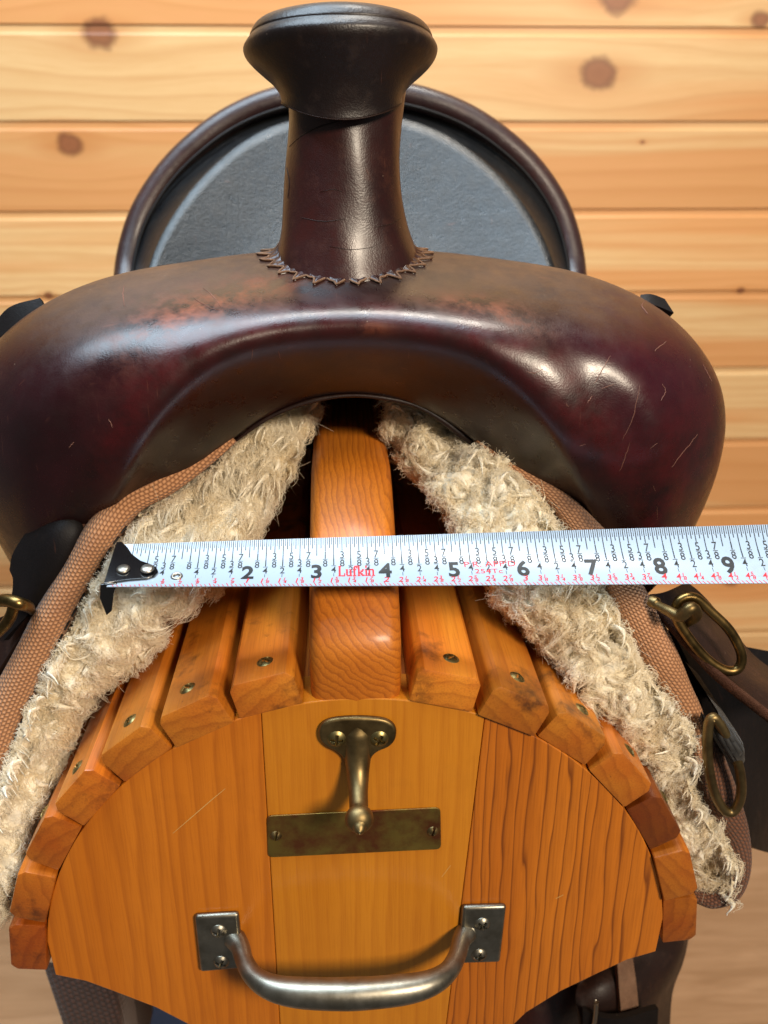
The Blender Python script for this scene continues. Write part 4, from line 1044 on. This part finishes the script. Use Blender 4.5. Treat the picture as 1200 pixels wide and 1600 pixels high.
for k in range(5, 48):
    if k % 4: blk.append(qd(k/4-0.004, k/4+0.004, -0.26, -0.19))
# lettering
_cache = {}
def glyphs(txt, offset=0.0, shear=0.0):
    key = (txt, offset, shear)
    if key not in _cache:
        cu = bpy.data.curves.new('t', 'FONT'); cu.body = txt; cu.size = 1.0; cu.offset = offset; cu.shear = shear
        cu.align_x = 'CENTER'; cu.resolution_u = 3
        ob = bpy.data.objects.new('t', cu); col.objects.link(ob)
        dg = bpy.context.evaluated_depsgraph_get(); me = bpy.data.meshes.new_from_object(ob.evaluated_get(dg))
        V = np.array([v.co[:] for v in me.vertices]); Fs = [tuple(p.vertices) for p in me.polygons]
        bpy.data.objects.remove(ob); bpy.data.curves.remove(cu); bpy.data.meshes.remove(me)
        _cache[key] = (V, Fs)
    return _cache[key]
def write(txt, s, t, size, dest, offset=0.0, shear=0.0, sx=1.0):
    V, Fs = glyphs(txt, offset, shear)
    dest.append(([tp(s+v[0]*size*sx, t+v[1]*size, PL+0.001) for v in V], Fs))
numerals = []
for k in range(2, 13):
    one = []; write(str(k), k, -0.29, 0.41, one, 0.03, 0, 0.9); numerals.append(one)
fr = {1: ('1', '8'), 2: ('1', '4'), 3: ('3', '8'), 4: ('1', '2'), 5: ('5', '8'), 6: ('3', '4'), 7: ('7', '8')}
for k in range(5, 12*8):
    if k % 8 == 0: continue
    a, b = fr[k % 8]; s = k/8; big = k % 2 == 0; sz = 0.19
    t0 = -0.02 if big else 0.115
    write(a, s, t0+0.008, sz, blk, 0.003, 0, 0.8); blk.append(qd(s-0.036, s+0.036, t0-0.012, t0-0.002, 1)); write(b, s, t0-0.155, sz, blk, 0.003, 0, 0.8)
RF = {1: ('1', '8'), 2: ('1', '4'), 3: ('3', '8'), 4: ('1', '2'), 5: ('5', '8'), 6: ('3', '4'), 7: ('7', '8')}
for k in range(3, 12*4):
    s = k/4; w_, f_ = divmod(k, 8); tx = str(w_) if w_ else ''
    if f_ == 0: write(tx, s, -0.405, 0.17, redp, 0.012, 0.2)
    else:
        if tx: write(tx, s-0.04, -0.405, 0.16, redp, 0.01, 0.2, 0.9)
        nn, dd = RF[f_]
        write(nn, s+0.035, -0.345, 0.10, redp, 0.006, 0.2); write(dd, s+0.045, -0.42, 0.10, redp, 0.006, 0.2)
        redp.append(qd(s+0.01, s+0.075, -0.352, -0.347, 1))
# maker's name in a slab serif: each letter from bars (x0, x1, y0, y1)
LT = {'L': ([(0.02, .12, 0, .7), (0, .16, .65, .7), (0, .42, 0, .05), (.37, .42, 0, .2)], .45),
      'u': ([(.03, .12, .07, .47), (0, .12, .43, .47), (.08, .3, 0, .07), (.27, .36, 0, .47), (.23, .36, .43, .47), (.27, .41, 0, .04)], .44),
      'f': ([(.05, .14, 0, .62), (0, .2, 0, .04), (0, .22, .42, .47), (.1, .28, .62, .7), (.22, .29, .54, .66)], .28),
      'k': ([(.03, .12, 0, .7), (0, .12, .66, .7), (0, .16, 0, .04), (.12, .24, .18, .28), (.2, .34, .28, .38), (.3, .4, .38, .47), (.2, .32, .08, .18), (.28, .44, 0, .09)], .46),
      'i': ([(.03, .12, 0, .47), (0, .12, .43, .47), (0, .16, 0, .04), (.03, .12, .57, .68)], .18),
      'n': ([(.03, .12, 0, .47), (0, .12, .43, .47), (0, .16, 0, .04), (.1, .32, .40, .47), (.28, .37, 0, .42), (.25, .42, 0, .04)], .44)}
x = 3.32; kx = 0.20
for ch in 'Lufkin':
    bars, adv = LT[ch]
    for (x0, x1, y0, y1) in bars: redp.append(qd(x+x0*kx*1.1-.003, x+x1*kx*1.1+.003, -0.26+y0*0.32-.004, -0.26+y1*0.32+.004, 1))
    x += (adv+.03)*kx*1.1
write("P.R. APP'D", 5.53, -0.10, 0.15, redp, 0.0, 0, 1.15); write('254Tc', 5.5, -0.235, 0.13, redp, 0.0, 0, 1.25)
for nm, lst, mt in (('tick_marks', blk, 'ink'), ('red_print', redp, 'red_ink')):
    V, F = join(*lst); o = mk(nm, V, F, M[mt], blade, False); o['kind'] = 'stuff'
for one in numerals:
    V, F = join(*one); mk('numeral', V, F, M['ink'], blade, False)
# black end hook with two rivets, and the grommet
ho = [(-0.02, 0.52), (0.06, 0.52), (0.16, 0.42), (0.25, 0.28), (0.40, 0.14), (0.56, 0.06), (0.66, -0.02), (0.70, -0.12), (0.66, -0.24), (0.56, -0.30), (0.30, -0.34), (0.05, -0.42), (-0.02, -0.46)]
V = [tp(s, t, 0.045) for s, t in ho]+[tp(s, t, 0.012) for s, t in ho]; n = len(ho)
F = [tuple(range(n))[::-1], tuple(range(n, 2*n))]+[(i, (i+1) % n, (i+1) % n+n, i+n) for i in range(n)]
hk = mk('end_hook', V, F, M['black_metal'], tape, True, bevel=0.012); hk.data.set_sharp_from_angle(angle=R(40))
c, w, nn = tape_frame(-0.02)
a, b = tp(-0.06, -0.47, 0.03), tp(0.06, -0.44, 0.03); c1 = tp(0.16, -0.42, 0.02)
dn = np.array((0, -0.15, -1.0)); dn /= np.linalg.norm(dn)
q = [a, b, c1, c1+dn*0.16+np.array((-0.06, 0, 0)), b+dn*0.44+np.array((0.0, 0, 0)), a+dn*0.50+np.array((0.05, 0, 0)), a+dn*0.22+np.array((-0.03, 0, 0))]
q2 = [p+np.array((0.0, 0.045, 0.0)) for p in q]
V = q+q2; n = len(q); F = [tuple(range(n)), tuple(range(n, 2*n))[::-1]]+[(i, i+n, (i+1) % n+n, (i+1) % n) for i in range(n)]
mk('hook_lip', V, F, M['black_metal'], hk, True, bevel=0.012).data.set_sharp_from_angle(angle=R(40))
for s, t in ((0.20, -0.13), (0.55, -0.13)):
    cc, w, nn = tape_frame(s); p0 = tp(s, t, 0.10); V = []
    for r_, h_ in ((0.105, 0.0), (0.10, 0.02), (0.07, 0.035), (0.0, 0.038)):
        for a in range(20): V.append(p0+np.array((1, 0, 0))*r_*cos(2*pi*a/20)+w*r_*sin(2*pi*a/20)+nn*h_)
    mk('rivet', V, grid_faces(4, 20, False, True), M['steel'], hk, True)
cc, w, nn = tape_frame(0.98); p0 = tp(0.98, -0.22, 0.012)
V, F = tube([p0+np.array((1, 0, 0))*0.065*cos(2*pi*a/24)+w*0.065*sin(2*pi*a/24) for a in range(24)], 0.03, 10, closed=True)
gm = mk('grommet', V, F, M['steel'], tape, True)
